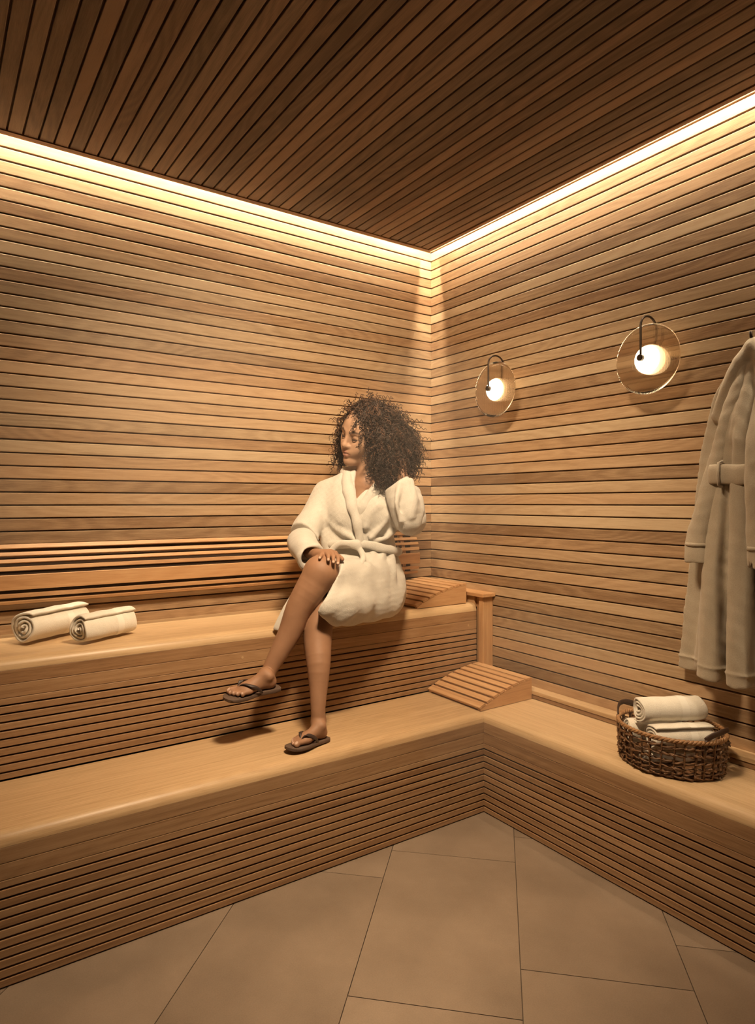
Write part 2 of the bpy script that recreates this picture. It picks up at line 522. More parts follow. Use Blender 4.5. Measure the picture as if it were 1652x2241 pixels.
# ------------------------------------------------------------------ backrest, leg rests
def tilt_x(a):
    return Matrix.Rotation(a, 4, 'X')
back = empty('slatted_backrest', (-0.133, 0, 1.0))
tag(back, 'long bowed backrest of wooden slats fixed low on the left wall', 'backrest')
BR = [(1.1365, 0.017, 0.030), (1.1085, 0.0150, 0.043), (1.083, 0.0145, 0.054), (1.0547, 0.0165, 0.063), (1.004, 0.056, 0.070), (0.953, 0.016, 0.063), (0.9265, 0.013, 0.050)]
for i, (zc, w, pr_) in enumerate(BR):
    a = BR[max(0, i - 1)]; b_ = BR[min(len(BR) - 1, i + 1)]
    slope = (b_[2] - a[2]) / (a[0] - b_[0])           # how fast it leans out going down
    if i == 4: slope = 0.0
    w2 = w * math.hypot(1, slope) * (0.93 if i != 4 else 1.0)
    me = extrude_profile('slat', plank_prof(w2, 0.008, 0.0015), RX + 0.15, -0.133)
    o = link('slat', me, M_REST, back)
    o.matrix_local = Matrix.Translation((0.133, -pr_, zc - 1.0)) @ tilt_x(-math.atan(slope))
link('gap_shade_panel', box_mesh('gap_shade_panel', RX + 0.20 + 0.133, -0.02, -0.010, -0.0008, -0.072, 0.128), M_DARKWOOD, back)  # dark sheet added in place of the shade between the slats
def rib_mesh():
    pts = [(0.0, 1.142), (-0.018, 1.137), (-0.031, 1.1085), (-0.042, 1.083), (-0.051, 1.0547), (-0.0585, 1.03), (-0.0585, 0.978), (-0.051, 0.953), (-0.037, 0.9265), (-0.018, 0.915), (0.0, 0.912)]
    return extrude_profile('bracket', [(y - 0.0005, z - 1.0) for y, z in pts], -0.011, 0.011)
rm = rib_mesh(); rm.materials.append(M_REST_Z)
for xr in (-0.228, -0.80, -2.45, -3.3):
    o = link('bracket', rm, None, back); o.location = (xr + 0.133, 0, 0)

def leg_rest(loc, L, W, label):
    t = empty('leg_rest', loc)
    tag(t, label, 'leg rest', 'curved slatted leg rests')
    hh = lambda u: 0.008 + 0.080 * (1 - (1 - u) ** 1.75)
    n = 24
    for yy in (0.0, W - 0.018):
        pts = [(0.004, 0.001)] + [(0.004 + (L - 0.004) * i / n, max(0.003, hh(i / n) - 0.0005)) for i in range(n + 1)] + [(L, 0.001)]
        v = [(x, yy, z) for x, z in pts] + [(x, yy + 0.018, z) for x, z in pts]
        k = len(pts)
        f = [tuple(range(k)), tuple(range(k, 2 * k))[::-1]] + [(i, (i + 1) % k, k + (i + 1) % k, k + i) for i in range(k)]
        link('side_panel', fix_normals(mesh_from('side_panel', v, f)), M_REST, t)
    link('back_panel', box_mesh('back_panel', L - 0.016, L - 0.001, 0.0185, W - 0.0185, 0.001, hh(1) - 0.003), M_REST_Y, t)
    # slats follow the arc
    us = [i / 400 for i in range(401)]
    acc = [0.0]
    for i in range(400):
        acc.append(acc[-1] + math.hypot(L / 400, hh(us[i + 1]) - hh(us[i])))
    tot = acc[-1]; ns = 8; p = tot / ns
    def pos(s):
        i = min(399, max(0, np.searchsorted(acc, s) - 1)); fr = (s - acc[i]) / (acc[i + 1] - acc[i])
        u = us[i] + fr / 400
        return u * L, hh(u)
    for i in range(ns):
        s0, s1 = i * p + (0.0 if i == 0 else 0.0052), (i + 1) * p - (0.0 if i == ns - 1 else 0.0052)
        (xa, za), (xb, zb) = pos(s0), pos(s1)
        ang = math.atan2(zb - za, xb - xa); w = math.hypot(xb - xa, zb - za)
        me = extrude_profile('slat', [(-w / 2, 0.0), (w / 2, 0.0), (w / 2, 0.0085), (w / 2 - 0.0015, 0.010), (-w / 2 + 0.0015, 0.010), (-w / 2, 0.0085)], -0.001, W + 0.001)
        o = link('slat', me, M_REST, t)
        # local x -> +y, local y -> along the arc, local z -> outward
        ca, sa = math.cos(ang), math.sin(ang)
        o.matrix_local = Matrix(((0, ca, -sa, (xa + xb) / 2), (1, 0, 0, 0), (0, sa, ca, (za + zb) / 2 + 0.0002), (0, 0, 0, 1)))
        o.data.flip_normals()
    return t
leg_rest((-0.380, -0.790, Z1 + 0.001), 0.318, 0.345, 'curved slatted wooden leg rest on the lower bench in the inner corner')
leg_rest((-0.424, -0.413, Z2 + 0.001), 0.310, 0.350, 'curved slatted wooden leg rest on the upper bench beside the end post')

# ------------------------------------------------------------------ swept tubes and strips
def catmull(pts, n):
    P = [Vector(p) for p in pts]
    P = [P[0] * 2 - P[1]] + P + [P[-1] * 2 - P[-2]]
    out = []
    m = len(P) - 3
    for i in range(n):
        t = i / (n - 1) * m; k = min(int(t), m - 1); f = t - k
        a, b_, c, d = P[k:k + 4]
        out.append(0.5 * ((2 * b_) + (c - a) * f + (2 * a - 5 * b_ + 4 * c - d) * f * f + (3 * b_ - a - 3 * c + d) * f ** 3))
    return out

def tube_data(path, rad, sides=8, flat=1.0, up=None, twist=0.0, closed=False, phase=0.0):
    """verts/faces of a tube along path; rad number or list; flat scales the section along the second axis"""
    n = len(path); V = []; F = []
    path = [Vector(p) for p in path]
    prev = None
    for i in range(n):
        if closed: t = path[(i + 1) % n] - path[i - 1]
        else: t = path[min(i + 1, n - 1)] - path[max(i - 1, 0)]
        if t.length < 1e-9: t = Vector((0, 0, 1))
        t.normalize()
        if up is not None:
            a = Vector(up(i) if callable(up) else up); a = a - t * a.dot(t)
            if a.length < 1e-6: a = t.orthogonal()
        elif prev is None: a = t.orthogonal()
        else:
            a = prev - t * prev.dot(t)
        a.normalize(); prev = a
        b_ = t.cross(a)
        r = rad[i] if hasattr(rad, '__len__') else rad
        tw = twist * i + phase
        for k in range(sides):
            th = 2 * math.pi * k / sides
            c, s = math.cos(th) * r, math.sin(th) * r * flat
            c2_, s2_ = c * math.cos(tw) - s * math.sin(tw), c * math.sin(tw) + s * math.cos(tw)
            V.append(path[i] + a * c2_ + b_ * s2_)
    rows = n if closed else n - 1
    for i in range(rows):
        j = (i + 1) % n
        for k in range(sides):
            k2 = (k + 1) % sides
            F.append((i * sides + k, i * sides + k2, j * sides + k2, j * sides + k))
    if not closed:
        F.append(tuple(range(sides))[::-1]); F.append(tuple((n - 1) * sides + k for k in range(sides)))
    return V, F

def tube(name, path, rad, mat, parent=None, **kw):
    V, F = tube_data(path, rad, **kw)
    return link(name, fix_normals(mesh_from(name, V, F, True)), mat, parent)

def sphere_mesh(name, r, seg=32, rings=20, sx=1, sy=1, sz=1, c=(0, 0, 0)):
    bm = bmesh.new(); bmesh.ops.create_uvsphere(bm, u_segments=seg, v_segments=rings, radius=r)
    for v in bm.verts: v.co = Vector((v.co.x * sx + c[0], v.co.y * sy + c[1], v.co.z * sz + c[2]))
    me = bpy.data.meshes.new(name); bm.to_mesh(me); bm.free()
    me.polygons.foreach_set('use_smooth', [True] * len(me.polygons))
    return me

# ------------------------------------------------------------------ wall lamps
def glass_mat():
    m, nt, b, out = nodes_of('ribbed_smoke_glass')
    nt.nodes.remove(b)
    tr = nt.nodes.new('ShaderNodeBsdfTransparent'); tr.inputs[0].default_value = (0.93, 0.89, 0.84, 1)
    rf = nt.nodes.new('ShaderNodeBsdfRefraction'); rf.inputs[0].default_value = (0.86, 0.80, 0.73, 1); rf.inputs['IOR'].default_value = 1.35; rf.inputs['Roughness'].default_value = 0.02
    gl = nt.nodes.new('ShaderNodeBsdfGlossy'); gl.inputs['Roughness'].default_value = 0.08; gl.inputs[0].default_value = (1, 0.95, 0.88, 1)
    m1 = nt.nodes.new('ShaderNodeMixShader'); m1.inputs[0].default_value = 0.45
    nt.links.new(tr.outputs[0], m1.inputs[1]); nt.links.new(rf.outputs[0], m1.inputs[2])
    fr = nt.nodes.new('ShaderNodeFresnel'); fr.inputs[0].default_value = 1.45
    mx = nt.nodes.new('ShaderNodeMixShader')
    nt.links.new(fr.outputs[0], mx.inputs[0]); nt.links.new(m1.outputs[0], mx.inputs[1]); nt.links.new(gl.outputs[0], mx.inputs[2])
    nt.links.new(mx.outputs[0], out.inputs[0])
    return m
M_GLASS = glass_mat()
def globe_mat():
    m, nt, b, out = nodes_of('opal_globe')
    tc = N(nt, 'ShaderNodeTexCoord')
    ln = nt.nodes.new('ShaderNodeVectorMath'); ln.operation = 'DISTANCE'
    nt.links.new(tc.outputs['Object'], ln.inputs[0]); ln.inputs[1].default_value = (-0.115, 0.025, -0.005)
    col = ramp(nt, math_node(nt, 'MULTIPLY', ln.outputs['Value'], 10.0), [(0.35, (1.0, 0.86, 0.60)), (1.0, (1.0, 0.60, 0.24))])
    st = ramp(nt, math_node(nt, 'MULTIPLY', ln.outputs['Value'], 10.0), [(0.2, (1, 1, 1)), (0.62, (0.40, 0.40, 0.40)), (1.0, (0.10, 0.10, 0.10))])
    nt.links.new(col, b.inputs['Emission Color'])
    nt.links.new(math_node(nt, 'MULTIPLY', st, GLOBE_STRENGTH), b.inputs['Emission Strength'])
    b.inputs['Base Color'].default_value = (0.85, 0.75, 0.6, 1); b.inputs['Roughness'].default_value = 0.15
    return m
M_GLOBE = globe_mat()
def ribbed_disc(R, xc):
    """upright glass disc facing -x, fine upright ribs on the room side"""
    n = 264; V = []; F = []; rows = 14
    for i in range(n + 1):
        y = -R + 2 * R * i / n
        h = math.sqrt(max(0.0, R * R - y * y)) + 1e-4
        rib = 0.0013 * math.sin(i * 2 * math.pi / 6)
        for j in range(rows + 1):
            z = -h + 2 * h * j / rows
            V.append((xc - 0.0025 - rib, y, z))
    off = len(V)
    for i in range(n + 1):
        y = -R + 2 * R * i / n
        h = math.sqrt(max(0.0, R * R - y * y)) + 1e-4
        for j in range(rows + 1):
            V.append((xc + 0.0025, y, -h + 2 * h * j / rows))
    w = rows + 1
    for i in range(n):
        for j in range(rows):
            a = i * w + j
            F.append((a, a + 1, a + w + 1, a + w))
            F.append((off + a, off + a + w, off + a + w + 1, off + a + 1))
        F.append((i * w, (i + 1) * w, off + (i + 1) * w, off + i * w))
        F.append((i * w + rows, off + i * w + rows, off + (i + 1) * w + rows, (i + 1) * w + rows))
    return fix_normals(mesh_from('glass_disc', V, F, True))
disc_me = ribbed_disc(0.130, -0.100); disc_me.materials.append(M_GLASS)
globe_me = sphere_mesh('globe', 0.055, 40, 28, 0.92, 1, 1, (-0.082, 0, 0)); globe_me.materials.append(M_GLOBE)
def sconce(y, z, label):
    t = empty('wall_sconce', (0, y, z))
    tag(t, label, 'wall lamp', 'round glass wall lamps')
    link('glass_disc', disc_me, None, t)
    link('globe', globe_me, None, t)
    a = []
    for i in range(6): a.append((-0.141, 0, 0.0 + 0.118 * i / 5))
    for i in range(1, 13):
        th = math.pi * i / 12
        a.append((-0.091 - 0.05 * math.cos(th), 0, 0.118 + 0.05 * math.sin(th) * 0.85))
    a += [(-0.041, 0, 0.104), (-0.044, 0, 0.080), (-0.056, 0, 0.052)]
    tube('arm', a, 0.0042, M_METAL, t, sides=10)
    V, F = tube_data([(-0.150, 0, 0), (-0.148, 0, 0), (-0.136, 0, 0), (-0.1335, 0, 0)], [0.010, 0.0125, 0.0125, 0.010], sides=20)
    link('knob', fix_normals(mesh_from('knob', V, F)), M_METAL, t)
    V, F = tube_data([(-0.034, 0, 0), (-0.012, 0, 0), (-0.0095, 0, 0), (-0.001, 0, 0)], [0.014, 0.014, 0.030, 0.030], sides=24)
    link('wall_plate', fix_normals(mesh_from('wall_plate', V, F)), M_METAL, t)
sconce(-0.595, 1.834, 'round ribbed glass wall lamp nearer the room corner')
sconce(-1.388, 1.834, 'round ribbed glass wall lamp nearer the hanging robe')

# ------------------------------------------------------------------ rolled towels
def terry(name, col, dark, scale=420.0, strength=0.55, sheen=0.25):
    m, nt, b, out = nodes_of(name)
    tc = N(nt, 'ShaderNodeTexCoord')
    n = nt.nodes.new('ShaderNodeTexNoise'); n.inputs['Scale'].default_value = scale; n.inputs['Detail'].default_value = 3
    n2 = nt.nodes.new('ShaderNodeTexNoise'); n2.inputs['Scale'].default_value = scale * 0.06; n2.inputs['Detail'].default_value = 4
    for q in (n, n2): nt.links.new(tc.outputs['Object'], q.inputs['Vector'])
    g = math_node(nt, 'ADD', math_node(nt, 'MULTIPLY', n.outputs['Fac'], 0.6), math_node(nt, 'MULTIPLY', n2.outputs['Fac'], 0.4))
    nt.links.new(ramp(nt, g, [(0.3, dark), (0.6, col)]), b.inputs['Base Color'])
    b.inputs['Roughness'].default_value = 0.95
    b.inputs['Sheen Weight'].default_value = sheen
    b.inputs['Sheen Roughness'].default_value = 0.5
    bp = nt.nodes.new('ShaderNodeBump'); bp.inputs['Strength'].default_value = strength; bp.inputs['Distance'].default_value = 0.003
    nt.links.new(g, bp.inputs['Height']); nt.links.new(bp.outputs[0], b.inputs['Normal'])
    return m
M_TERRY = terry('towel_terry', (0.80, 0.75, 0.655), (0.70, 0.645, 0.545))
M_BAND = terry('towel_woven_border', (0.84, 0.80, 0.71), (0.80, 0.75, 0.66), 900, 0.1)

def towel_roll(loc, axis, R, L, label, seed, tilt=0.0, flap=1.0, group='rolled towels'):
    """spiral roll lying along 'axis' (the visible end first); loc = point of the bench under the middle"""
    r = random.Random(seed)
    t = empty('rolled_towel', loc, math.atan2(axis[1], axis[0]))
    t.rotation_euler = (0, -tilt, math.atan2(axis[1], axis[0]))
    tag(t, label, 'towel', group)
    turns = 3.3
    r0 = R * 0.10
    th_end = flap                                    # where the outer edge of the cloth stops
    n = 190
    def spiral(i, side):
        u = i / n
        th = th_end - (1 - u) * turns * 2 * math.pi
        wob = 1 + 0.035 * math.sin(th * 2 + seed) + 0.03 * math.sin(th * 3.3 + seed * 2)
        rr = (r0 + (R - r0) * u ** 0.92) * wob
        tk = R * 0.122 * (1.0 if i < n - 3 else 0.8)
        rr += side * tk
        if u > 0.94: rr += R * 0.09 * ((u - 0.94) / 0.06) ** 2
        return rr, th
    xs = [0, 0.0015, 0.005, 0.012] + [0.012 + (L - 0.024) * k / 9 for k in range(1, 9)] + [L - 0.012, L - 0.005, L - 0.0015, L]
    def section(x, inset):
        pts = []
        for side in (1, -1):
            rng_i = range(0, n + 1) if side == 1 else range(n, -1, -1)
            for i in rng_i:
                rr, th = spiral(i, side * inset)
                e = 1 + 0.02 * math.sin(9 * x / L * 2 + seed + th)
                y, z = rr * math.cos(th) * e, rr * math.sin(th) * 0.96 * e
                pts.append((y, z))
        return pts
    R2 = R * 1.122 * 0.96
    V = []; F = []
    for k, x in enumerate(xs):
        dd = min(x, L - x)
        inset = 1.0 if dd >= 0.012 else (0.45 + 0.55 * math.sqrt(dd / 0.012))
        sc_ = 1.0 + 0.012 * math.sin(3 * x / L * 3.1 + seed)
        for (y, z) in section(x, inset):
            zz = z * sc_ + R2
            if zz < 0.010: zz = 0.010 * math.exp((zz - 0.010) / 0.012) if zz < 0.010 else zz
            xe = x - L / 2 + (0.004 * math.sin(math.atan2(z, y) * 2 + seed) if dd < 0.012 else 0)
            V.append((xe, y * sc_, zz + 0.0015))
    w = 2 * (n + 1)
    for k in range(len(xs) - 1):
        for i in range(w):
            j = (i + 1) % w
            F.append((k * w + i, k * w + j, (k + 1) * w + j, (k + 1) * w + i))
    # ends: quads between the two sides of the cloth
    for k in (0, len(xs) - 1):
        for i in range(n):
            q = (k * w + i, k * w + i + 1, k * w + w - 2 - i, k * w + w - 1 - i)
            F.append(q if k else q[::-1])
    me = fix_normals(mesh_from('roll', V, F, True))
    link('roll', me, M_TERRY, t)
    # smooth woven border band round the outer turn
    V = []; F = []; m0 = int(n * (1 - 1.02 / turns)); cols = n - m0 + 1
    for xb in (L * 0.60, L * 0.66, L * 0.72):
        sc_ = 1.0 + 0.012 * math.sin(3 * xb / L * 3.1 + seed)
        for i in range(m0, n + 1):
            rr, th = spiral(i, 1.0)
            e = 1 + 0.02 * math.sin(9 * xb / L * 2 + seed + th)
            rr += 0.0011
            y, z = rr * math.cos(th) * e, rr * math.sin(th) * 0.96 * e
            zz = z * sc_ + R2
            if zz < 0.010: zz = 0.010 * math.exp((zz - 0.010) / 0.012)
            V.append((xb - L / 2, y * sc_, zz + 0.0010))
    for k in range(2):
        for i in range(cols - 1):
            F.append((k * cols + i, k * cols + i + 1, (k + 1) * cols + i + 1, (k + 1) * cols + i))
    link('woven_border', fix_normals(mesh_from('woven_border', V, F, True)), M_BAND, t)
    return t
towel_roll((-1.926, -0.176, Z2), (0.80, 0.60), 0.055, 0.262, 'rolled cream towel on the upper bench, left one, nearer the wall', 3, flap=2.25, group='rolled towels on the upper bench')
towel_roll((-1.770, -0.296, Z2), (0.86, 0.51), 0.0475, 0.232, 'rolled cream towel on the upper bench, right one, nearer the seated person', 5, flap=2.2, group='rolled towels on the upper bench')

# ------------------------------------------------------------------ woven basket
BC = Vector((-0.218, -1.552, Z1 + 0.001)); BA, BB, BH = 0.150, 0.176, 0.124    # half width across / along the bench, height
basket = empty('woven_basket', BC)
tag(basket, 'oval dark rattan basket of towels with leather handles on the right bench', 'basket')
def cane(name, dark, light):
    m, nt, b, out = nodes_of(name)
    tc = N(nt, 'ShaderNodeTexCoord')
    n = nt.nodes.new('ShaderNodeTexNoise'); n.inputs['Scale'].default_value = 95; n.inputs['Detail'].default_value = 5
    nt.links.new(tc.outputs['Object'], n.inputs['Vector'])
    nt.links.new(ramp(nt, n.outputs['Fac'], [(0.32, dark), (0.70, light)]), b.inputs['Base Color'])
    b.inputs['Roughness'].default_value = 0.5
    bp = nt.nodes.new('ShaderNodeBump'); bp.inputs['Strength'].default_value = 0.5; bp.inputs['Distance'].default_value = 0.003
    nt.links.new(n.outputs['Fac'], bp.inputs['Height']); nt.links.new(bp.outputs[0], b.inputs['Normal'])
    return m
M_CANE = cane('rattan', (0.060, 0.026, 0.011), (0.25, 0.125, 0.055))
M_RIM = cane('rattan_rim', (0.22, 0.105, 0.042), (0.42, 0.235, 0.105))
M_LEATHER = plain('dark_leather', (0.052, 0.026, 0.016), 0.45, 0, 0.25, 150)
br = random.Random(5)
def oval(th, k=1.0, z=0.0):
    fl = 0.95 + 0.05 * z / BH
    return Vector((BA * k * fl * math.cos(th), BB * k * fl * math.sin(th), z))
NS = 31
V = []; F = []
def join(Va, Fa):
    o_ = len(V); V.extend(Va); F.extend([tuple(i + o_ for i in f) for f in Fa])
for i in range(NS):
    th = 2 * math.pi * i / NS + br.uniform(-.02, .02)
    lean = br.uniform(-.05, .05)
    pth = [oval(th + lean * k / 8, 1.0 + 0.006 * math.sin(k * 2.2 + i), 0.004 + (BH - 0.006) * k / 8) for k in range(9)]
    join(*tube_data(pth, br.uniform(0.0050, 0.0068), sides=6, flat=0.55, up=oval(th, 1), twist=br.uniform(-.15, .15)))
link('stakes', fix_normals(mesh_from('stakes', V, F, True)), M_CANE, basket)
rows = [0.009, 0.021, 0.037, 0.057, 0.079, 0.102]
for ri, z in enumerate(rows):
    V = []; F = []
    for strand in (0, 1):
        ph = br.uniform(-.3, .3); n = 190
        pth = []; rad = []
        jz = [br.uniform(-.0022, .0022) for _ in range(NS + 1)]; jr = [br.uniform(-.008, .012) for _ in range(NS + 1)]
        for i in range(n):
            th = 2 * math.pi * i / n
            s = th / (2 * math.pi) * NS; k = int(s) % NS; f = s - int(s)
            jj = jz[k] * (1 - f) + jz[(k + 1) % NS] * f; jq = jr[k] * (1 - f) + jr[(k + 1) % NS] * f
            w = math.sin(s * math.pi + (strand + ri) * math.pi + ph * 0.3)
            pth.append(oval(th, 1.0 + 0.034 * w + jq * 0.6, z + jj + 0.0028 * math.cos(s * math.pi + strand * math.pi)))
            rad.append(0.0040 + 0.0010 * math.sin(s * 1.7 + ri) + 0.0006 * math.sin(s * 5.1))
        join(*tube_data(pth, rad, sides=5, flat=0.62, twist=0.35, closed=True))
    # loose knots and cut ends that stick out
    for q in range(16):
        th = br.uniform(0, 2 * math.pi)
        a = oval(th, 1.03, z); d = oval(th + br.uniform(-.10, .10), br.uniform(1.055, 1.085), z + br.uniform(-.008, .007))
        if d.z < 0.004: d.z = 0.004
        join(*tube_data([a, a.lerp(d, 0.6) + Vector((0, 0, 0.003)), d], [0.004, 0.0037, 0.0022], sides=5, flat=0.6))
    link('weaver', fix_normals(mesh_from('weaver', V, F, True)), M_CANE, basket)
V = []; F = []
n = 150
for strand in range(3):
    pth = [oval(2 * math.pi * i / n, 1.0 + 0.018 * math.cos(i / n * 2 * math.pi * 26 + strand * 2.094), BH + 0.0042 * math.sin(i / n * 2 * math.pi * 26 + strand * 2.094)) for i in range(n)]
    join(*tube_data(pth, 0.0048, sides=7, closed=True))
link('rim', fix_normals(mesh_from('rim', V, F, True)), M_RIM, basket)
V = [(0, 0, 0.006)] + [tuple(oval(2 * math.pi * i / 48, 0.98, 0.006)) for i in range(48)] + [tuple(oval(2 * math.pi * i / 48, 0.98, 0.0005)) for i in range(48)]
F = [(0, 1 + i, 1 + (i + 1) % 48) for i in range(48)] + [(1 + i, 49 + i, 49 + (i + 1) % 48, 1 + (i + 1) % 48) for i in range(48)] + [tuple(range(49, 97))]
link('base', fix_normals(mesh_from('base', V, F)), M_CANE, basket)
for sg, th0 in ((1, math.pi / 2), (-1, -math.pi / 2)):
    # leather loop standing on the rim at each end of the oval
    e0, e1 = oval(th0 - 0.46, 1.0, BH), oval(th0 + 0.46, 1.0, BH)
    mid = oval(th0, 1.0, BH)
    out_ = Vector((0, sg, 0))
    pts = [e0 - Vector((0, 0, 0.028)), e0 + Vector((0, 0, 0.004)), e0.lerp(e1, 0.12) + Vector((0, 0, 0.022)) + out_ * 0.012, e0.lerp(e1, 0.35) + Vector((0, 0, 0.033)) + out_ * 0.026,
           e0.lerp(e1, 0.65) + Vector((0, 0, 0.033)) + out_ * 0.026, e0.lerp(e1, 0.88) + Vector((0, 0, 0.022)) + out_ * 0.012, e1 + Vector((0, 0, 0.004)), e1 - Vector((0, 0, 0.028))]
    h = tube('handle', catmull(pts, 40), 0.0085, M_LEATHER, basket, sides=8, flat=0.25, up=lambda i: (0, 0.25 * 1, 1) if 6 < i < 33 else (1, 0, 0.3))
ax2 = (0.874, -0.486)
ctr = BC
n_ = Vector((0.486, 0.874))                      # across the rolls, away from the viewer
def bpos(a, c, z): return (ctr.x + ax2[0] * a + n_.x * c, ctr.y + ax2[1] * a + n_.y * c, z)
towel_roll(bpos(0.010, -0.040, Z1 + 0.056), ax2, 0.042, 0.205, 'rolled white towel in the basket, lower one nearest the bench edge', 9, flap=2.25, group='rolled towels in the basket')
towel_roll(bpos(-0.030, 0.058, Z1 + 0.050), ax2, 0.040, 0.19, 'rolled white towel in the basket, lower one mostly hidden behind the others', 12, flap=5.0, group='rolled towels in the basket')
towel_roll(bpos(-0.002, 0.006, Z1 + 0.134), ax2, 0.043, 0.222, 'rolled white towel lying on top of the two others in the basket', 14, flap=5.2, group='rolled towels in the basket')
towel_roll(bpos(-0.005, -0.030, Z1 + 0.008), ax2, 0.020, 0.22, 'folded white towel at the bottom of the basket, seen through the weave', 17, flap=1.9, group='rolled towels in the basket')

# ------------------------------------------------------------------ soft shapes: rounded cones blended smoothly, skinned with surface nets
def npv(v): return np.array([v[0], v[1], v[2]], dtype=np.float64)

class Soft:
    def __init__(self):
        self.prims = []      # (fn, k, op)
        self.lo = np.full(3, 1e9); self.hi = np.full(3, -1e9)
        self.post = None
    def _grow(self, c, r):
        self.lo = np.minimum(self.lo, c - r); self.hi = np.maximum(self.hi, c + r)
    def cone(self, a, b, ra, rb, k=0.02, op='add', squash=None):
        """rounded cone from a to b; squash = (direction, factor) flattens (<1) or stretches (>1) it along a direction"""
        a, b = npv(a), npv(b); ab = b - a; L2 = max(1e-12, float(ab @ ab))
        if squash is not None:
            d = npv(squash[0]); d = d / np.linalg.norm(d); s = squash[1]
        def fn(P):
            Q = P - a
            A = ab
            if squash is not None:
                q = Q @ d; Q = Q + np.outer(q * (1 / s - 1), d)
                A = ab + d * ((ab @ d) * (1 / s - 1))
            l2 = max(1e-12, float(A @ A))
            h = np.clip((Q @ A) / l2, 0, 1)
            D = Q - h[:, None] * A
            dist = np.sqrt(np.einsum('ij,ij->i', D, D)) - (ra + (rb - ra) * h)
            if squash is not None and s < 1: dist = dist * (0.5 + 0.5 * s)
            return dist
        self.prims.append((fn, k, op))
        if op == 'add':
            m = max(1.0, squash[1] if squash else 1.0)
            self._grow(a, ra * m); self._grow(b, rb * m)
        return self
    def chain(self, pts, k=0.02, op='add', squash=None, dense=3):
        """limb through (point, radius) knots: one smooth swept shape"""
        if len(pts) > 2 and dense > 1:
            P = catmull([p[0] for p in pts], (len(pts) - 1) * dense + 1)
            Rr = [v.x for v in catmull([(p[1], 0, 0) for p in pts], (len(pts) - 1) * dense + 1)]
            pts = list(zip(P, Rr))
        one = Soft()
        for p, q in zip(pts[:-1], pts[1:]):
            one.cone(p[0], q[0], p[1], q[1], 0.0, 'add', squash)
        fns = [f for f, _, _ in one.prims]
        if len(fns) == 1:
            fn = fns[0]
        else:
            def fn(P):
                d = fns[0](P)
                for f in fns[1:]: d = np.minimum(d, f(P))
                return d
            fn.segs = fns
        self.prims.append((fn, k, op))
        if op == 'add':
            self.lo = np.minimum(self.lo, one.lo); self.hi = np.maximum(self.hi, one.hi)
        return self
    def ball(self, c, r, k=0.02, op='add'):
        return self.cone(c, npv(c) + np.array([0, 0, 1e-5]), r, r, k, op)
    def ellipsoid(self, c, axes, radii, k=0.02, op='add'):
        c = npv(c); A = np.array([npv(x) / np.linalg.norm(npv(x)) for x in axes]); R = np.array(radii, float)
        def fn(P):
            q = (P - c) @ A.T
            k0 = np.sqrt(((q / R) ** 2).sum(1)); k1 = np.sqrt(((q / R ** 2) ** 2).sum(1)) + 1e-9
            return k0 * (k0 - 1) / k1
        self.prims.append((fn, k, op))
        if op == 'add': self._grow(c, R.max())
        return self
    def half(self, p, n, k=0.004):
        """cut away the side of the plane that n points to"""
        p, n = npv(p), npv(n); n = n / np.linalg.norm(n)
        self.prims.append((lambda P: -((P - p) @ n), k, 'sub'))
        return self
    def func(self, fn, k, op, lo=None, hi=None):
        self.prims.append((fn, k, op))
        if lo is not None:
            self.lo = np.minimum(self.lo, lo); self.hi = np.maximum(self.hi, hi)
        return self
    @staticmethod
    def comb(d, f, k, op):
        if op == 'add':
            if k <= 0: return np.minimum(d, f)
            h = np.maximum(k - np.abs(d - f), 0) / k
            return np.minimum(d, f) - h * h * k * 0.25
        f = -f
        if k <= 0: return np.maximum(d, f)
        h = np.maximum(k - np.abs(d - f), 0) / k
        return np.maximum(d, f) + h * h * k * 0.25
    def eval(self, P):
        d = np.full(len(P), 10.0)
        for fn, k, op in self.prims: d = self.comb(d, fn(P), k, op)
        if self.post is not None: d = d + self.post(P)
        return d
    def mesh(self, name, res, n=8, smooth_it=1):
        lo = self.lo - 3 * res; hi = self.hi + 3 * res
        bs = n * res
        nb = np.ceil((hi - lo) / bs).astype(int)
        g = np.stack(np.meshgrid(*[np.arange(m) for m in nb], indexing='ij'), -1).reshape(-1, 3)
        cen = lo + (g + 0.5) * bs
        hd = bs * 0.8661
        cd = self.eval(cen)
        act = np.abs(cd) < hd * 1.9 + 0.006
        g = g[act]; cen = cen[act]; cd = cd[act]
        ii = np.arange(n + 1)
        loc = np.stack(np.meshgrid(ii, ii, ii, indexing='ij'), -1).reshape(-1, 3) * res
        Vv = np.full((len(g), (n + 1) ** 3), 10.0)
        base = lo + g * bs
        for fn, k, op in self.prims:
            segs = getattr(fn, 'segs', None)
            if segs:
                sc = np.stack([f(cen) for f in segs]); fc = sc.min(0)
            else: fc = fn(cen)
            if op == 'add': rel = fc < np.maximum(cd, 0) + 3.0 * hd + k + 0.004
            else: rel = fc < 3.2 * hd + k + 0.004
            idx = np.nonzero(rel)[0]
            if segs:
                F_ = np.full((len(idx), loc.shape[0]), 10.0)
                for j, f in enumerate(segs):
                    qj = np.nonzero(sc[j, idx] < fc[idx] + 2.4 * hd)[0]
                    if len(qj):
                        P = (base[idx[qj]][:, None, :] + loc[None]).reshape(-1, 3)
                        F_[qj] = np.minimum(F_[qj], f(P).reshape(len(qj), -1))
                Vv[idx] = self.comb(Vv[idx], F_, k, op)
                continue
            for s in range(0, len(idx), 4000):
                q = idx[s:s + 4000]
                P = (base[q][:, None, :] + loc[None]).reshape(-1, 3)
                Vv[q] = self.comb(Vv[q], fn(P).reshape(len(q), -1), k, op)
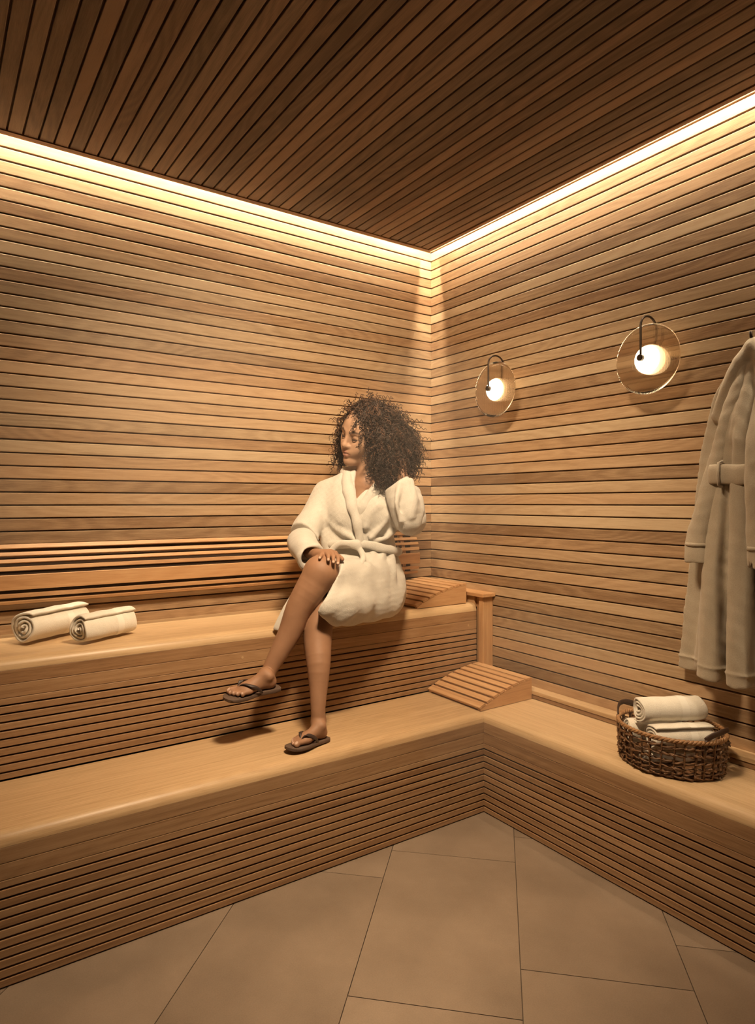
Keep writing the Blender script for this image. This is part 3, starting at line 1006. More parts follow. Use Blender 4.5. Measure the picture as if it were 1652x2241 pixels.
        if self.post is not None:
            for s in range(0, len(g), 4000):
                P = (base[s:s + 4000][:, None, :] + loc[None]).reshape(-1, 3)
                Vv[s:s + 4000] += self.post(P).reshape(-1, (n + 1) ** 3)
        Vv = Vv.reshape(-1, n + 1, n + 1, n + 1)
        S = Vv < 0
        # cells with a sign change
        c8 = [(a, b, c) for a in (0, 1) for b in (0, 1) for c in (0, 1)]
        sub = lambda A, a, b, c: A[:, a:a + n, b:b + n, c:c + n]
        cnt = sum(sub(S, *c).astype(np.int8) for c in c8)
        mix = (cnt > 0) & (cnt < 8)
        B, I, J, K = np.nonzero(mix)
        pos = np.zeros((len(B), 3)); num = np.zeros(len(B))
        vals = {c: Vv[B, I + c[0], J + c[1], K + c[2]] for c in c8}
        for c in c8:
            for ax in range(3):
                if c[ax] == 0:
                    e = list(c); e[ax] = 1; e = tuple(e)
                    va, vb = vals[c], vals[e]
                    x = (va < 0) != (vb < 0)
                    t = np.where(x, va / np.where(x, va - vb, 1), 0)
                    p = np.array(c, float)[None].repeat(len(B), 0); p[:, ax] += t
                    pos += p * x[:, None]; num += x
        pos = pos / num[:, None]
        cell = g[B] * n + np.stack([I, J, K], 1)
        W = lo + (cell + pos) * res
        dims = nb * n + 2
        key = lambda c: (c[:, 0].astype(np.int64) * dims[1] + c[:, 1]) * dims[2] + c[:, 2]
        kk = key(cell); order = np.argsort(kk); ks = kk[order]
        faces = []
        for ax in range(3):
            sl = [slice(0, n)] * 3; sl2 = [slice(0, n)] * 3; sl2[ax] = slice(1, n + 1)
            a = S[(slice(None), *sl)]; b = S[(slice(None), *sl2)]
            B2, i2, j2, k2 = np.nonzero(a != b)
            corner = g[B2] * n + np.stack([i2, j2, k2], 1)
            u, v = (ax + 1) % 3, (ax + 2) % 3
            quad = []; ok = np.ones(len(B2), bool)
            for du, dv in ((0, 0), (-1, 0), (-1, -1), (0, -1)):
                c = corner.copy(); c[:, u] += du; c[:, v] += dv
                kq = key(c); p = np.searchsorted(ks, kq); p = np.minimum(p, len(ks) - 1)
                ok &= (ks[p] == kq) & (c >= 0).all(1)
                quad.append(order[p])
            q = np.stack(quad, 1)
            flip = b[B2, i2, j2, k2]
            q[flip] = q[flip][:, ::-1]
            faces.append(q[ok])
        Fq = np.concatenate(faces)
        # light relaxation
        for _ in range(smooth_it):
            acc = np.zeros_like(W); c = np.zeros(len(W))
            for a, b in ((0, 1), (1, 2), (2, 3), (3, 0)):
                for s, d in ((a, b), (b, a)):
                    np.add.at(acc, Fq[:, s], W[Fq[:, d]]); np.add.at(c, Fq[:, s], 1)
            W = W * 0.5 + 0.5 * acc / np.maximum(c, 1)[:, None]
        me = bpy.data.meshes.new(name)
        me.vertices.add(len(W)); me.vertices.foreach_set('co', W.astype(np.float32).ravel())
        me.loops.add(len(Fq) * 4); me.loops.foreach_set('vertex_index', Fq.astype(np.int32).ravel())
        me.polygons.add(len(Fq)); me.polygons.foreach_set('loop_start', np.arange(0, len(Fq) * 4, 4, dtype=np.int32))
        me.update(calc_edges=True)
        me.polygons.foreach_set('use_smooth', np.ones(len(Fq), bool))
        me.update()
        return me, W

def folds(seed, terms):
    """sum of sine ripples: terms = (amplitude, wavelength, direction spread)"""
    r = np.random.default_rng(seed); L = []
    for amp, wl, spread in terms:
        for _ in range(3):
            d = r.normal(size=3) * np.array(spread); d = d / np.linalg.norm(d)
            L.append((amp * r.uniform(.5, 1), 2 * np.pi / (wl * r.uniform(.75, 1.3)) * d, r.uniform(0, 6.28)))
    def f(P):
        o = np.zeros(len(P))
        for a, w, ph in L:
            o += a * np.sin(P @ w + ph + 0.8 * np.sin(P @ (w[[1, 2, 0]] * 0.4) + ph))
        return o
    return f

def to_local(me, loc):
    me.transform(Matrix.Translation(-Vector(loc)))
    return me

# ------------------------------------------------------------------ robe on the wall hook
M_ROBE2 = terry('beige_fleece', (0.42, 0.355, 0.268), (0.36, 0.30, 0.222), 300, 0.3, 0.15)
HK = Vector((-0.06, -1.748, 1.80))
robe2 = empty('hanging_robe', HK)
tag(robe2, 'long beige bathrobe hanging from a hook on the right wall', 'robe')
def rp(x, s, z): return (x, -s, z)
rb = Soft()
# back panel lying on the wall, widening downwards: upright sheet with a soft outline
def back_panel(P):
    zc = P[:, 2]; s = -P[:, 1]
    half = np.interp(zc, [0.68, 1.0, 1.22, 1.46, 1.67, 1.77, 1.815, 1.85], [0.272, 0.238, 0.217, 0.192, 0.145, 0.085, 0.03, -0.01])
    dx = np.abs(P[:, 0] + 0.036 + 0.003 * np.sin(s * 30 + zc * 2)) - 0.009
    ds = (np.abs(s - 1.748) - half) * 0.9
    dz = np.maximum(0.684 - zc, zc - 1.845)
    q = np.maximum(np.maximum(dx, ds), dz)
    return q
rb.func(back_panel, 0.006, 'add', np.array([-0.06, -2.05, 0.68]), np.array([-0.02, -1.45, 1.85]))
def column(sb, xb, r0, r1, st=1.742, zt=1.74, xt=-0.070, zb=0.700, mid=None, k=0.006):
    pts = [(rp(xt, st, zt), r0)]
    if mid:
        pts += [(rp(x, s, z), r) for x, s, z, r in mid]
    pts += [(rp(xb, sb, zb - 0.03), r1)]
    rb.chain(pts, k, squash=((1, 0, 0), 0.92))
column(1.632, -0.098, 0.020, 0.052, st=1.728, mid=[(-0.088, 1.690, 1.50, 0.034), (-0.098, 1.655, 1.15, 0.044)])
column(1.740, -0.112, 0.022, 0.056, st=1.750, mid=[(-0.105, 1.735, 1.50, 0.038), (-0.115, 1.735, 1.15, 0.043)])
column(1.852, -0.098, 0.020, 0.052, st=1.770, mid=[(-0.088, 1.805, 1.50, 0.034), (-0.098, 1.835, 1.15, 0.044)])
rb.chain([(rp(-0.062, 1.70, 1.70), 0.03), (rp(-0.07, 1.66, 1.45), 0.04), (rp(-0.06, 1.61, 1.0), 0.04), (rp(-0.05, 1.58, 0.73), 0.035)], 0.015, squash=((1, 0, 0), 0.6))
rb.chain([(rp(-0.062, 1.80, 1.70), 0.03), (rp(-0.07, 1.84, 1.45), 0.04), (rp(-0.06, 1.89, 1.0), 0.04), (rp(-0.05, 1.92, 0.73), 0.035)], 0.015, squash=((1, 0, 0), 0.6))
# shoulders and collar gathered under the hook
rb.chain([(rp(-0.06, 1.748, 1.815), 0.026), (rp(-0.064, 1.712, 1.765), 0.030), (rp(-0.062, 1.672, 1.690), 0.030), (rp(-0.055, 1.632, 1.60), 0.024)], 0.012)
rb.chain([(rp(-0.06, 1.748, 1.815), 0.026), (rp(-0.064, 1.784, 1.765), 0.030), (rp(-0.062, 1.826, 1.690), 0.030), (rp(-0.055, 1.868, 1.60), 0.024)], 0.012)
for sg_ in (1.686, 1.796):
    rb.chain([(rp(-0.150, 1.748 + (sg_ - 1.748) * 0.35, 1.66), 0.004), (rp(-0.150, 1.748 + (sg_ - 1.748) * 0.7, 1.40), 0.013), (rp(-0.158, sg_, 1.10), 0.016), (rp(-0.162, sg_, 0.66), 0.018)], 0.012, 'sub', squash=((1, 0, 0), 3.2))
rb.half(rp(0, 1.7, 0.700), (0, 0, -1), 0.004)
rb.half((-0.0145, 0, 0), (1, 0, 0), 0.002)
_rf = folds(4, [(0.0022, 0.085, (0.4, 1, 0.02)), (0.0006, 0.05, (0.6, 1, 0.25))])
rb.post = lambda P: _rf(P) - 0.0045 * np.exp(-((P[:, 2] - 0.744) / 0.0045) ** 2)     # raised hem seam
me, W = rb.mesh('robe_body', 0.005)
link('robe_body', to_local(me, HK), M_ROBE2, robe2)
for sg, cx_, top in ((-1, 1.570, 1.68), (1, 1.826, 1.68)):
    sv = Soft()
    s0 = 1.748 + sg * 0.045
    se = 1.588 if sg < 0 else 1.822
    xo = -0.112 if sg < 0 else -0.165
    sv.chain([(rp(-0.070, 1.748 + sg * 0.022, 1.76), 0.020), (rp(-0.085, s0, 1.64), 0.031), (rp(xo + 0.01, (s0 * 0.55 + se * 0.45), 1.42), 0.036), (rp(xo, se + sg * -0.004, 1.19), 0.037), (rp(xo, se, 1.07), 0.042)], 0.01, squash=((1, 0, 0), 0.75))
    sv.cone(rp(xo, se, 1.04), rp(xo, se, 1.10), 0.030, 0.028, 0.004, 'sub', squash=((1, 0, 0), 0.7))
    sv.half(rp(0, 1.7, 1.092), (0, 0, -1), 0.004)
    sv.post = folds(8 + sg, [(0.0018, 0.07, (0.5, 1, 0.05)), (0.0006, 0.04, (1, 1, 0.4))])
    me, W = sv.mesh('sleeve', 0.006)
    so = link('sleeve', to_local(me, HK), M_ROBE2, robe2)
    V, F = tube_data([Vector(rp(xo, se, 1.15)) - HK, Vector(rp(xo, se, 1.156)) - HK, Vector(rp(xo, se, 1.162)) - HK], [0.0405, 0.0425, 0.0395], sides=28, flat=0.80, up=(0, 1, 0))
    link('cuff_seam', fix_normals(mesh_from('cuff_seam', V, F, True)), M_ROBE2, so)
# belt across the front folds, held by a thread loop
bp_ = [rp(-0.085, 1.632, 1.40), rp(-0.128, 1.640, 1.395), rp(-0.140, 1.672, 1.395), rp(-0.142, 1.710, 1.393), rp(-0.150, 1.750, 1.390), rp(-0.143, 1.79, 1.393), rp(-0.140, 1.825, 1.395), rp(-0.125, 1.856, 1.395), rp(-0.085, 1.865, 1.40)]
V, F = tube_data([Vector(p) - HK for p in catmull(bp_, 60)], 0.033, sides=12, flat=0.24, up=(0, 0, 1))
link('belt', fix_normals(mesh_from('belt', V, F, True)), M_ROBE2, robe2)
for s_ in (1.682, 1.815):
    tube('belt_loop', [Vector(rp(-0.130, s_, 1.437)) - HK, Vector(rp(-0.152, s_, 1.432)) - HK, Vector(rp(-0.156, s_, 1.395)) - HK, Vector(rp(-0.152, s_, 1.358)) - HK, Vector(rp(-0.130, s_, 1.353)) - HK], 0.0042, M_ROBE2, robe2, sides=8)
hk = empty('coat_hook', (0, -1.748, 1.82))
tag(hk, 'small dark wall hook that holds up the beige robe', 'hook')
tube('hook', [(-0.010, 0, 0.015), (-0.03, 0, 0.012), (-0.058, 0, 0.014), (-0.074, 0, 0.026), (-0.078, 0, 0.044)], 0.005, M_METAL, hk, sides=10)
V, F = tube_data([(-0.012, 0, 0.015), (-0.009, 0, 0.015), (-0.001, 0, 0.015)], [0.015, 0.018, 0.018], sides=20)
link('wall_plate', fix_normals(mesh_from('wall_plate', V, F)), M_METAL, hk)

# ------------------------------------------------------------------ the seated person
SEAT = at(808, 1352, 2.915)
SEAT = Vector((SEAT.x, SEAT.y, Z2))
person = empty('person', SEAT)
tag(person, 'seated person with dark curly hair in a white bathrobe, legs crossed, hand behind the head', 'person')
UP = Vector((0, 0, 1))

# --- head frame
def cf(v):            # direction given as (right, away, up) seen from the camera
    return (RGT * v[0] + FWD * v[1] + UP * v[2]).normalized()
hn = cf((-0.70, -0.66, -0.20))
hu = cf((0.27, -0.20, 0.94)); hu = (hu - hn * hu.dot(hn)).normalized()
hl = hu.cross(hn).normalized()               # the person's left
HS = 1.06
HC = at(797, 949, 2.86)
def hp(n, u, l=0.0): return HC + (hn * n + hu * u + hl * l) * HS

bd = Soft()
# legs (the person's left leg lies over the right one)
LK = at(702, 1253, 2.553)
RK = at(705, 1336, 2.575)
bd.chain([(at(838, 1290, 2.90), 0.085), (at(770, 1272, 2.73), 0.078), (at(716, 1262, 2.60), 0.066), (LK, 0.0650)], 0.03)
bd.chain([(LK, 0.0655), (at(678, 1291, 2.54), 0.0590), (at(654, 1331, 2.53), 0.0505), (at(634, 1384, 2.52), 0.0450), (at(609, 1431, 2.50), 0.0360), (at(592, 1462, 2.485), 0.0295), (at(583, 1482, 2.47), 0.0290)], 0.015)
bd.chain([(at(768, 1302, 2.93), 0.085), (at(735, 1315, 2.70), 0.072), (RK, 0.0560)], 0.003)
bd.chain([(RK, 0.0560), (at(697, 1368, 2.555), 0.0565), (at(695, 1405, 2.53), 0.0540), (at(697, 1453, 2.485), 0.0455), (at(697, 1506, 2.455), 0.0345), (at(696, 1552, 2.43), 0.0270), (at(697, 1578, 2.425), 0.0280)], 0.003)

NAILS = []
def foot(heel, toe, up, shin_end, medial):
    """heel, toe = ends of the sole; medial = +1 when the big toe is on the left of the walking direction"""
    x = (toe - heel); L = x.length; x.normalize()
    z = (up - x * up.dot(x)).normalized(); y = z.cross(x) * medial
    s = L / 0.235
    q = lambda a, b, c: heel + (x * a + y * b + z * c) * s
    bd.chain([(shin_end, 0.0285), (q(0.050, 0, 0.060), 0.0285 * s), (q(0.036, 0, 0.028), 0.0265 * s)], 0.006)
    bd.cone(q(0.036, 0, 0.028), q(0.130, -0.003, 0.020), 0.0260 * s, 0.020 * s, 0.016)
    bd.cone(q(0.058, 0.003, 0.054), q(0.135, 0.008, 0.026), 0.0255 * s, 0.0195 * s, 0.022)
    bd.ellipsoid(q(0.150, 0.000, 0.019), (x, y, z), (0.036 * s, 0.042 * s, 0.018 * s), 0.02)
    # ankle bones
    bd.ball(q(0.050, 0.027, 0.068), 0.010 * s, 0.02); bd.ball(q(0.046, -0.027, 0.062), 0.010 * s, 0.02)
    toes = [(0.176, 0.026, 0.222, 0.027, 0.0135), (0.180, 0.008, 0.221, 0.0075, 0.0092), (0.175, -0.0075, 0.211, -0.0085, 0.0088), (0.167, -0.022, 0.199, -0.0235, 0.0085), (0.157, -0.035, 0.184, -0.037, 0.0085)]
    for i, (x0, y0, x1, y1, r) in enumerate(toes):
        xm = (x0 + x1) / 2 + 0.004
        bd.cone(q(x0 - 0.018, y0, 0.017), q(xm, (y0 + y1) / 2, 0.0175), r * 0.95 * s, r * 0.88 * s, 0.004)
        bd.cone(q(xm, (y0 + y1) / 2, 0.0170), q(x1 - r, y1, 0.0115), r * 0.88 * s, r * s, 0.003)
        NAILS.append((q(x1 - r * 0.6, y1, 0.0115 + r * 0.95), r * 0.62 * s))
    return q, s
qR, sR = foot(at(714, 1612, 2.432), at(631, 1636, 2.300), UP, at(697, 1578, 2.425), 1)
upL = (UP * 1.0 - FWD * 0.22 - RGT * 0.10)
qL, sL = foot(at(606, 1501, 2.455), at(494, 1527, 2.340), upL, at(583, 1482, 2.47), -1)

# torso under the robe
bd.ellipsoid(at(806, 1290, 2.93), (RGT, FWD, UP), (0.150, 0.115, 0.105), 0.05)
bd.chain([(at(805, 1275, 2.93), 0.110), (at(795, 1200, 2.93), 0.098), (at(796, 1120, 2.925), 0.112), (at(800, 1080, 2.925), 0.105)], 0.05, squash=(FWD, 0.78))
bd.cone(at(728, 1076, 2.945), at(868, 1072, 2.895), 0.046, 0.046, 0.05)
# chest seen in the neckline, collar bones
bd.cone(at(802, 1066, 2.862), at(786, 1105, 2.850), 0.050, 0.045, 0.04)
bd.cone(at(800, 1063, 2.828), at(850, 1058, 2.84), 0.010, 0.010, 0.02)
# neck
bd.chain([(at(806, 1072, 2.90), 0.066), (at(807, 1040, 2.885), 0.053), (hp(-0.028, -0.075), 0.053), (hp(-0.03, -0.03), 0.055)], 0.03)
bd.cone(at(788, 1062, 2.842), hp(-0.020, -0.070, 0.050), 0.012, 0.014, 0.03)     # neck muscle
# right arm (viewer's left): shoulder, elbow, wrist
bd.chain([(at(722, 1082, 2.94), 0.048), (at(668, 1172, 2.80), 0.038), (at(666, 1192, 2.74), 0.036)], 0.02)
RW = at(694, 1214, 2.610)
bd.chain([(at(668, 1190, 2.76), 0.036), (at(680, 1207, 2.67), 0.030), (RW, 0.0215)], 0.012)
# right hand on the knee
kn = {'i': (at(733, 1211.5, 2.572), 0.0098), 'm': (at(723, 1208.5, 2.566), 0.0102), 'r': (at(713, 1209.5, 2.560), 0.0098), 'p': (at(704.5, 1213, 2.556), 0.0088)}
pip_ = {'i': at(740, 1220.5, 2.541), 'm': at(729.5, 1217.5, 2.530), 'r': at(718.5, 1216.0, 2.522), 'p': at(702.5, 1217.0, 2.523)}
tip_ = {'i': at(739.5, 1233.5, 2.517), 'm': at(729.5, 1230.5, 2.499), 'r': at(718.5, 1225.5, 2.495), 'p': at(699.5, 1221.5, 2.502)}
for f in 'imrp':
    c, r = kn[f]
    bd.cone(RW, c, 0.0165, r * 1.25, 0.012)
    bd.cone(c, pip_[f], r, r * 0.86, 0.004)
    bd.cone(pip_[f], tip_[f], r * 0.86, r * 0.72, 0.0025)
    NAILS.append((tip_[f] - FWD * r * 0.62 + UP * r * 0.30, 0.0058))
bd.chain([(at(716, 1214, 2.595), 0.013), (at(733, 1215, 2.600), 0.012), (at(744, 1220, 2.588), 0.0098), (at(749, 1224, 2.570), 0.0085)], 0.006)
# left arm (viewer's right) raised, hand in the hair behind the head
LE = at(903, 1140, 2.76)
LW = at(880, 1042, 2.80)
bd.chain([(at(866, 1080, 2.90), 0.048), (LE, 0.036)], 0.02)
bd.chain([(LE, 0.036), (at(893, 1095, 2.77), 0.034), (LW, 0.023)], 0.012)
lh = [(at(876, 1020, 2.815), 0.0100), (at(871, 1019, 2.825), 0.0100), (at(866, 1020, 2.835), 0.0098), (at(862, 1024, 2.845), 0.0088)]
for c, r in lh:
    bd.cone(LW, c, 0.0165, r * 1.25, 0.012)
    e1 = c + UP * 0.030 + FWD * 0.012 - RGT * 0.008
    bd.cone(c, e1, r, r * 0.86, 0.004)
    bd.cone(e1, e1 + UP * 0.018 + FWD * 0.022 - RGT * 0.012, r * 0.86, r * 0.72, 0.003)
bd.chain([(at(882, 1032, 2.80), 0.013), (at(884, 1020, 2.795), 0.011), (at(880, 1006, 2.80), 0.009)], 0.006)

# head
bd.ellipsoid(hp(-0.012, 0.036), (hn, hu, hl), (0.096 * HS, 0.086 * HS, 0.073 * HS), 0.03)
bd.ellipsoid(hp(0.026, -0.038), (hn, hu, hl), (0.066 * HS, 0.078 * HS, 0.056 * HS), 0.035)
bd.ellipsoid(hp(0.050, 0.030), (hn, hu, hl), (0.040 * HS, 0.045 * HS, 0.058 * HS), 0.03)
for s in (-1, 1):
    bd.cone(hp(0.004, -0.055, s * 0.050), hp(0.062, -0.104, s * 0.014), 0.018 * HS, 0.015 * HS, 0.03)    # jaw
    bd.ball(hp(0.056, -0.020, s * 0.042), 0.022 * HS, 0.03)                                              # cheek
    bd.ball(hp(0.062, -0.052, s * 0.030), 0.022 * HS, 0.03)
bd.ball(hp(0.0770, -0.104), 0.0200 * HS, 0.022)
bd.cone(hp(0.0805, -0.062, -0.012), hp(0.0805, -0.062, 0.012), 0.0165 * HS, 0.0165 * HS, 0.02)               # muzzle
for s in (-1, 1):
    bd.ball(hp(0.096, 0.000, s * 0.033), 0.0150 * HS, 0.016, 'sub')                                      # eye hollow
    bd.cone(hp(0.087, 0.022, s * 0.012), hp(0.072, 0.021, s * 0.050), 0.0075 * HS, 0.0070 * HS, 0.014)   # brow
    bd.ellipsoid(hp(0.0755, 0.0015, s * 0.0325), (hn, hu, hl), (0.0118 * HS, 0.0108 * HS, 0.0150 * HS), 0.004)   # closed lid
bd.chain([(hp(0.088, 0.016), 0.0075 * HS), (hp(0.098, -0.008), 0.0078 * HS), (hp(0.1055, -0.030), 0.0100 * HS)], 0.012)
bd.ball(hp(0.1045, -0.034), 0.0115 * HS, 0.008)
for s in (-1, 1):
    bd.ball(hp(0.0945, -0.0375, s * 0.0145), 0.0090 * HS, 0.007)
    bd.ball(hp(0.1005, -0.0465, s * 0.0075), 0.0038 * HS, 0.003, 'sub')
bd.chain([(hp(0.0830, -0.0680, -0.0245), 0.0032 * HS), (hp(0.0960, -0.0618, -0.010), 0.0060 * HS), (hp(0.0975, -0.0628, 0), 0.0058 * HS), (hp(0.0960, -0.0618, 0.010), 0.0060 * HS), (hp(0.0830, -0.0680, 0.0245), 0.0032 * HS)], 0.004)
bd.chain([(hp(0.0830, -0.0695, -0.0225), 0.0032 * HS), (hp(0.0945, -0.0755, -0.010), 0.0066 * HS), (hp(0.0958, -0.0765, 0.0), 0.0070 * HS), (hp(0.0945, -0.0755, 0.010), 0.0066 * HS), (hp(0.0830, -0.0695, 0.0225), 0.0032 * HS)], 0.004)
bd.chain([(hp(0.0865, -0.0690, -0.0255), 0.0012), (hp(0.1020, -0.0688, -0.008), 0.0016), (hp(0.1020, -0.0688, 0.008), 0.0016), (hp(0.0865, -0.0690, 0.0255), 0.0012)], 0.002, 'sub')
for s in (-1, 1):                                                                                       # ears
    bd.ellipsoid(hp(-0.012, -0.005, s * 0.072), (hn, hu, hl), (0.018 * HS, 0.031 * HS, 0.010 * HS), 0.008)
    bd.ball(hp(-0.008, -0.004, s * 0.086), 0.011 * HS, 0.006, 'sub')
body_me, BW = bd.mesh('body', 0.0030, smooth_it=2)

def skin_mat():
    m, nt, b, out = nodes_of('skin')
    at_ = N(nt, 'ShaderNodeAttribute'); at_.attribute_name = 'tint'
    tc = N(nt, 'ShaderNodeTexCoord')
    n = nt.nodes.new('ShaderNodeTexNoise'); n.inputs['Scale'].default_value = 26; n.inputs['Detail'].default_value = 4
    nt.links.new(tc.outputs['Object'], n.inputs['Vector'])
    v = ramp(nt, n.outputs['Fac'], [(0.3, (0.92, 0.91, 0.90)), (0.7, (1.05, 1.05, 1.05))])
    nt.links.new(mix_col(nt, 1.0, at_.outputs['Color'], v, 'MULTIPLY'), b.inputs['Base Color'])
    b.inputs['Roughness'].default_value = 0.56
    b.inputs['Specular IOR Level'].default_value = 0.35
    b.inputs['Subsurface Weight'].default_value = 0.0
    b.inputs['Subsurface Radius'].default_value = (0.02, 0.008, 0.004)
    b.inputs['Subsurface Scale'].default_value = 0.35
    n2 = nt.nodes.new('ShaderNodeTexNoise'); n2.inputs['Scale'].default_value = 900; n2.inputs['Detail'].default_value = 2
    nt.links.new(tc.outputs['Object'], n2.inputs['Vector'])
    bp = nt.nodes.new('ShaderNodeBump'); bp.inputs['Strength'].default_value = 0.06; bp.inputs['Distance'].default_value = 0.001
    nt.links.new(n2.outputs['Fac'], bp.inputs['Height']); nt.links.new(bp.outputs[0], b.inputs['Normal'])
    return m
def seg_dist(P, a, b):
    a, b = npv(a), npv(b); ab = b - a; h = np.clip(((P - a) @ ab) / (ab @ ab), 0, 1)
    return np.linalg.norm(P - a - h[:, None] * ab, axis=1)
SKIN = np.array([0.32, 0.176, 0.104])
col = np.tile(np.append(SKIN, 1.0), (len(BW), 1))
def blend(mask, c):
    m = np.clip(mask, 0, 1)[:, None]
    col[:, :3] = col[:, :3] * (1 - m) + np.array(c) * m
soft_edge = lambda d, r, w: 1 - np.clip((d - r) / w, 0, 1)
hd_ = np.linalg.norm(BW - npv(HC), axis=1)
blend(0.85 * soft_edge(hd_, 0.13, 0.06), (0.50, 0.315, 0.210))
for a, b in ((hp(0.089, -0.0655, -0.021), hp(0.102, -0.0610, 0)), (hp(0.102, -0.0610, 0), hp(0.089, -0.0655, 0.021)), (hp(0.089, -0.0730, -0.018), hp(0.101, -0.0780, 0)), (hp(0.101, -0.0780, 0), hp(0.089, -0.0730, 0.018))):
    blend(0.8 * soft_edge(seg_dist(BW, a, b), 0.0058, 0.0028), (0.38, 0.175, 0.135))
for a, b in ((hp(0.087, -0.0690, -0.0235), hp(0.1005, -0.0688, 0)), (hp(0.1005, -0.0688, 0), hp(0.087, -0.0690, 0.0235))):
    blend(0.85 * soft_edge(seg_dist(BW, a, b), 0.0016, 0.0018), (0.10, 0.040, 0.030))
for s in (-1, 1):
    for a, b in ((hp(0.094, 0.020, s * 0.014), hp(0.091, 0.0265, s * 0.030)), (hp(0.091, 0.0265, s * 0.030), hp(0.077, 0.0225, s * 0.050))):
        blend(0.85 * soft_edge(seg_dist(BW, a, b), 0.0036, 0.0030), (0.045, 0.025, 0.018))
for c, r in NAILS:
    blend(0.85 * soft_edge(np.linalg.norm(BW - npv(c), axis=1), r * 0.85, r * 0.35), (0.66, 0.46, 0.36))
ca = body_me.color_attributes.new('tint', 'FLOAT_COLOR', 'POINT')
ca.data.foreach_set('color', col.astype(np.float32).ravel())
M_SKIN = skin_mat()
link('body', to_local(body_me, SEAT), M_SKIN, person)
def pl(v): return Vector(v) - SEAT
# lashes along the lowered lids, a sliver of eye
M_LASH = plain('lash', (0.020, 0.012, 0.009), 0.6)
for s in (-1, 1):
    p = [hp(0.0835, -0.0050, s * 0.0180), hp(0.0878, -0.0072, s * 0.0250), hp(0.0885, -0.0080, s * 0.0325), hp(0.0850, -0.0072, s * 0.0400), hp(0.0785, -0.0040, s * 0.0470)]
    tube('eyelash', [pl(v) for v in catmull(p, 16)], [0.0009 + 0.0011 * math.sin(math.pi * i / 15) for i in range(16)], M_LASH, person, sides=6)

# --- flip flops: they rest on the feet, each a thing of its own
M_SOLE = plain('sandal_sole', (0.105, 0.066, 0.046), 0.75, 0, 0.1, 300, 0.12, 30)
M_STRAP = plain('sandal_strap', (0.045, 0.028, 0.024), 0.5)
def sandal(q, s, medial_name, label):
    o = empty('flip_flop', q(0.10, 0, -0.008))
    tag(o, label, 'sandal', 'flip flops')
    O = o.location
    st = [(-0.012, 0.004), (-0.010, 0.018), (-0.002, 0.027), (0.015, 0.033), (0.05, 0.033), (0.09, 0.034), (0.13, 0.042), (0.165, 0.048), (0.195, 0.047), (0.220, 0.040), (0.236, 0.027), (0.243, 0.010), (0.244, 0.002)]
    sh = lambda x: 0.000 + 0.004 * math.sin((x - 0.02) / 0.22 * math.pi)
    outl = [(x, sh(x) + w) for x, w in st] + [(x, sh(x) - w) for x, w in st[::-1]]
    ob = catmull([(x, y, 0) for x, y in outl] + [(outl[0][0], outl[0][1], 0)], 90)[:-1]
    cxm, cym = 0.115, 0.0
    V = []; F = []; k = len(ob)
    def lift(x): return 0.0012 + 0.010 * max(0, (x - 0.19) / 0.05) ** 2 * 0.5
    for sc_, z in ((0.965, 0.0), (1.0, -0.0025), (1.0, -0.0135), (0.97, -0.0155)):
        for p in ob:
            x = cxm + (p.x - cxm) * sc_; y = cym + (p.y - cym) * sc_
            V.append(q(x, y, z + lift(x) - 0.001) - O)
    for r in range(3):
        for i in range(k):
            F.append((r * k + i, r * k + (i + 1) % k, (r + 1) * k + (i + 1) % k, (r + 1) * k + i))
    F += [tuple(range(k))[::-1], tuple(range(3 * k, 4 * k))]
    me = fix_normals(mesh_from('sole', V, F)); smooth_by_angle(me, 50)
    link('sole', me, M_SOLE, o)
    toe = q(0.172, 0.0175, 0.0)
    for sg in (1, -1):
        pts = [toe + (q(0, 0, 0.026) - q(0, 0, 0)), q(0.158, 0.010 + sg * 0.018, 0.0445), q(0.132, sg * 0.035, 0.0400), q(0.105, sg * 0.040, 0.022), q(0.086, sg * 0.036, 0.000)]
        V, F = tube_data([v - O for v in catmull(pts, 26)], [0.0048 + 0.0022 * math.sin(math.pi * i / 25) for i in range(26)], sides=8, flat=0.42, up=lambda i: (q(0, sg * 0.6, 0.8) - q(0, 0, 0)).cross(Vector((0.3, 0.1, 0))) if False else (q(1, 0, 0) - q(0, 0, 0)))
        link('strap', fix_normals(mesh_from('strap', V, F, True)), M_STRAP, o)
    tube('toe_post', [toe - O, toe + (q(0, 0, 0.029) - q(0, 0, 0)) - O], 0.0035, M_STRAP, o, sides=8)
    return o
sandal(qR, sR, 1, 'brown flip flop on the foot that stands on the lower bench')
sandal(qL, sL, -1, 'brown flip flop on the raised foot of the crossed leg')

# --- bathrobe
M_ROBE = terry('white_terry', (0.63, 0.60, 0.54), (0.54, 0.505, 0.445), 380, 0.7, 0.3)
rbS = Soft()
sq = (FWD, 0.80)
rbS.chain([(at(808, 1290, 2.91), 0.145), (at(792, 1205, 2.895), 0.150), (at(783, 1150, 2.895), 0.150), (at(785, 1110, 2.895), 0.148), (at(795, 1085, 2.91), 0.118)], 0.05, squash=(FWD, 0.68))
rbS.chain([(at(742, 1232, 2.81), 0.042), (at(775, 1240, 2.78), 0.046), (at(815, 1245, 2.80), 0.060)], 0.04)
rbS.chain([(at(727, 1140, 2.885), 0.045), (at(724, 1175, 2.865), 0.048), (at(730, 1212, 2.855), 0.046)], 0.03)
rbS.chain([(at(722, 1083, 2.93), 0.062), (at(765, 1066, 2.915), 0.062), (at(808, 1064, 2.91), 0.060), (at(858, 1072, 2.89), 0.064)], 0.05)
rbS.ellipsoid(at(757, 1122, 2.845), (RGT, FWD, UP), (0.066, 0.058, 0.075), 0.05)
rbS.ellipsoid(at(826, 1124, 2.815), (RGT, FWD, UP), (0.066, 0.055, 0.075), 0.05)
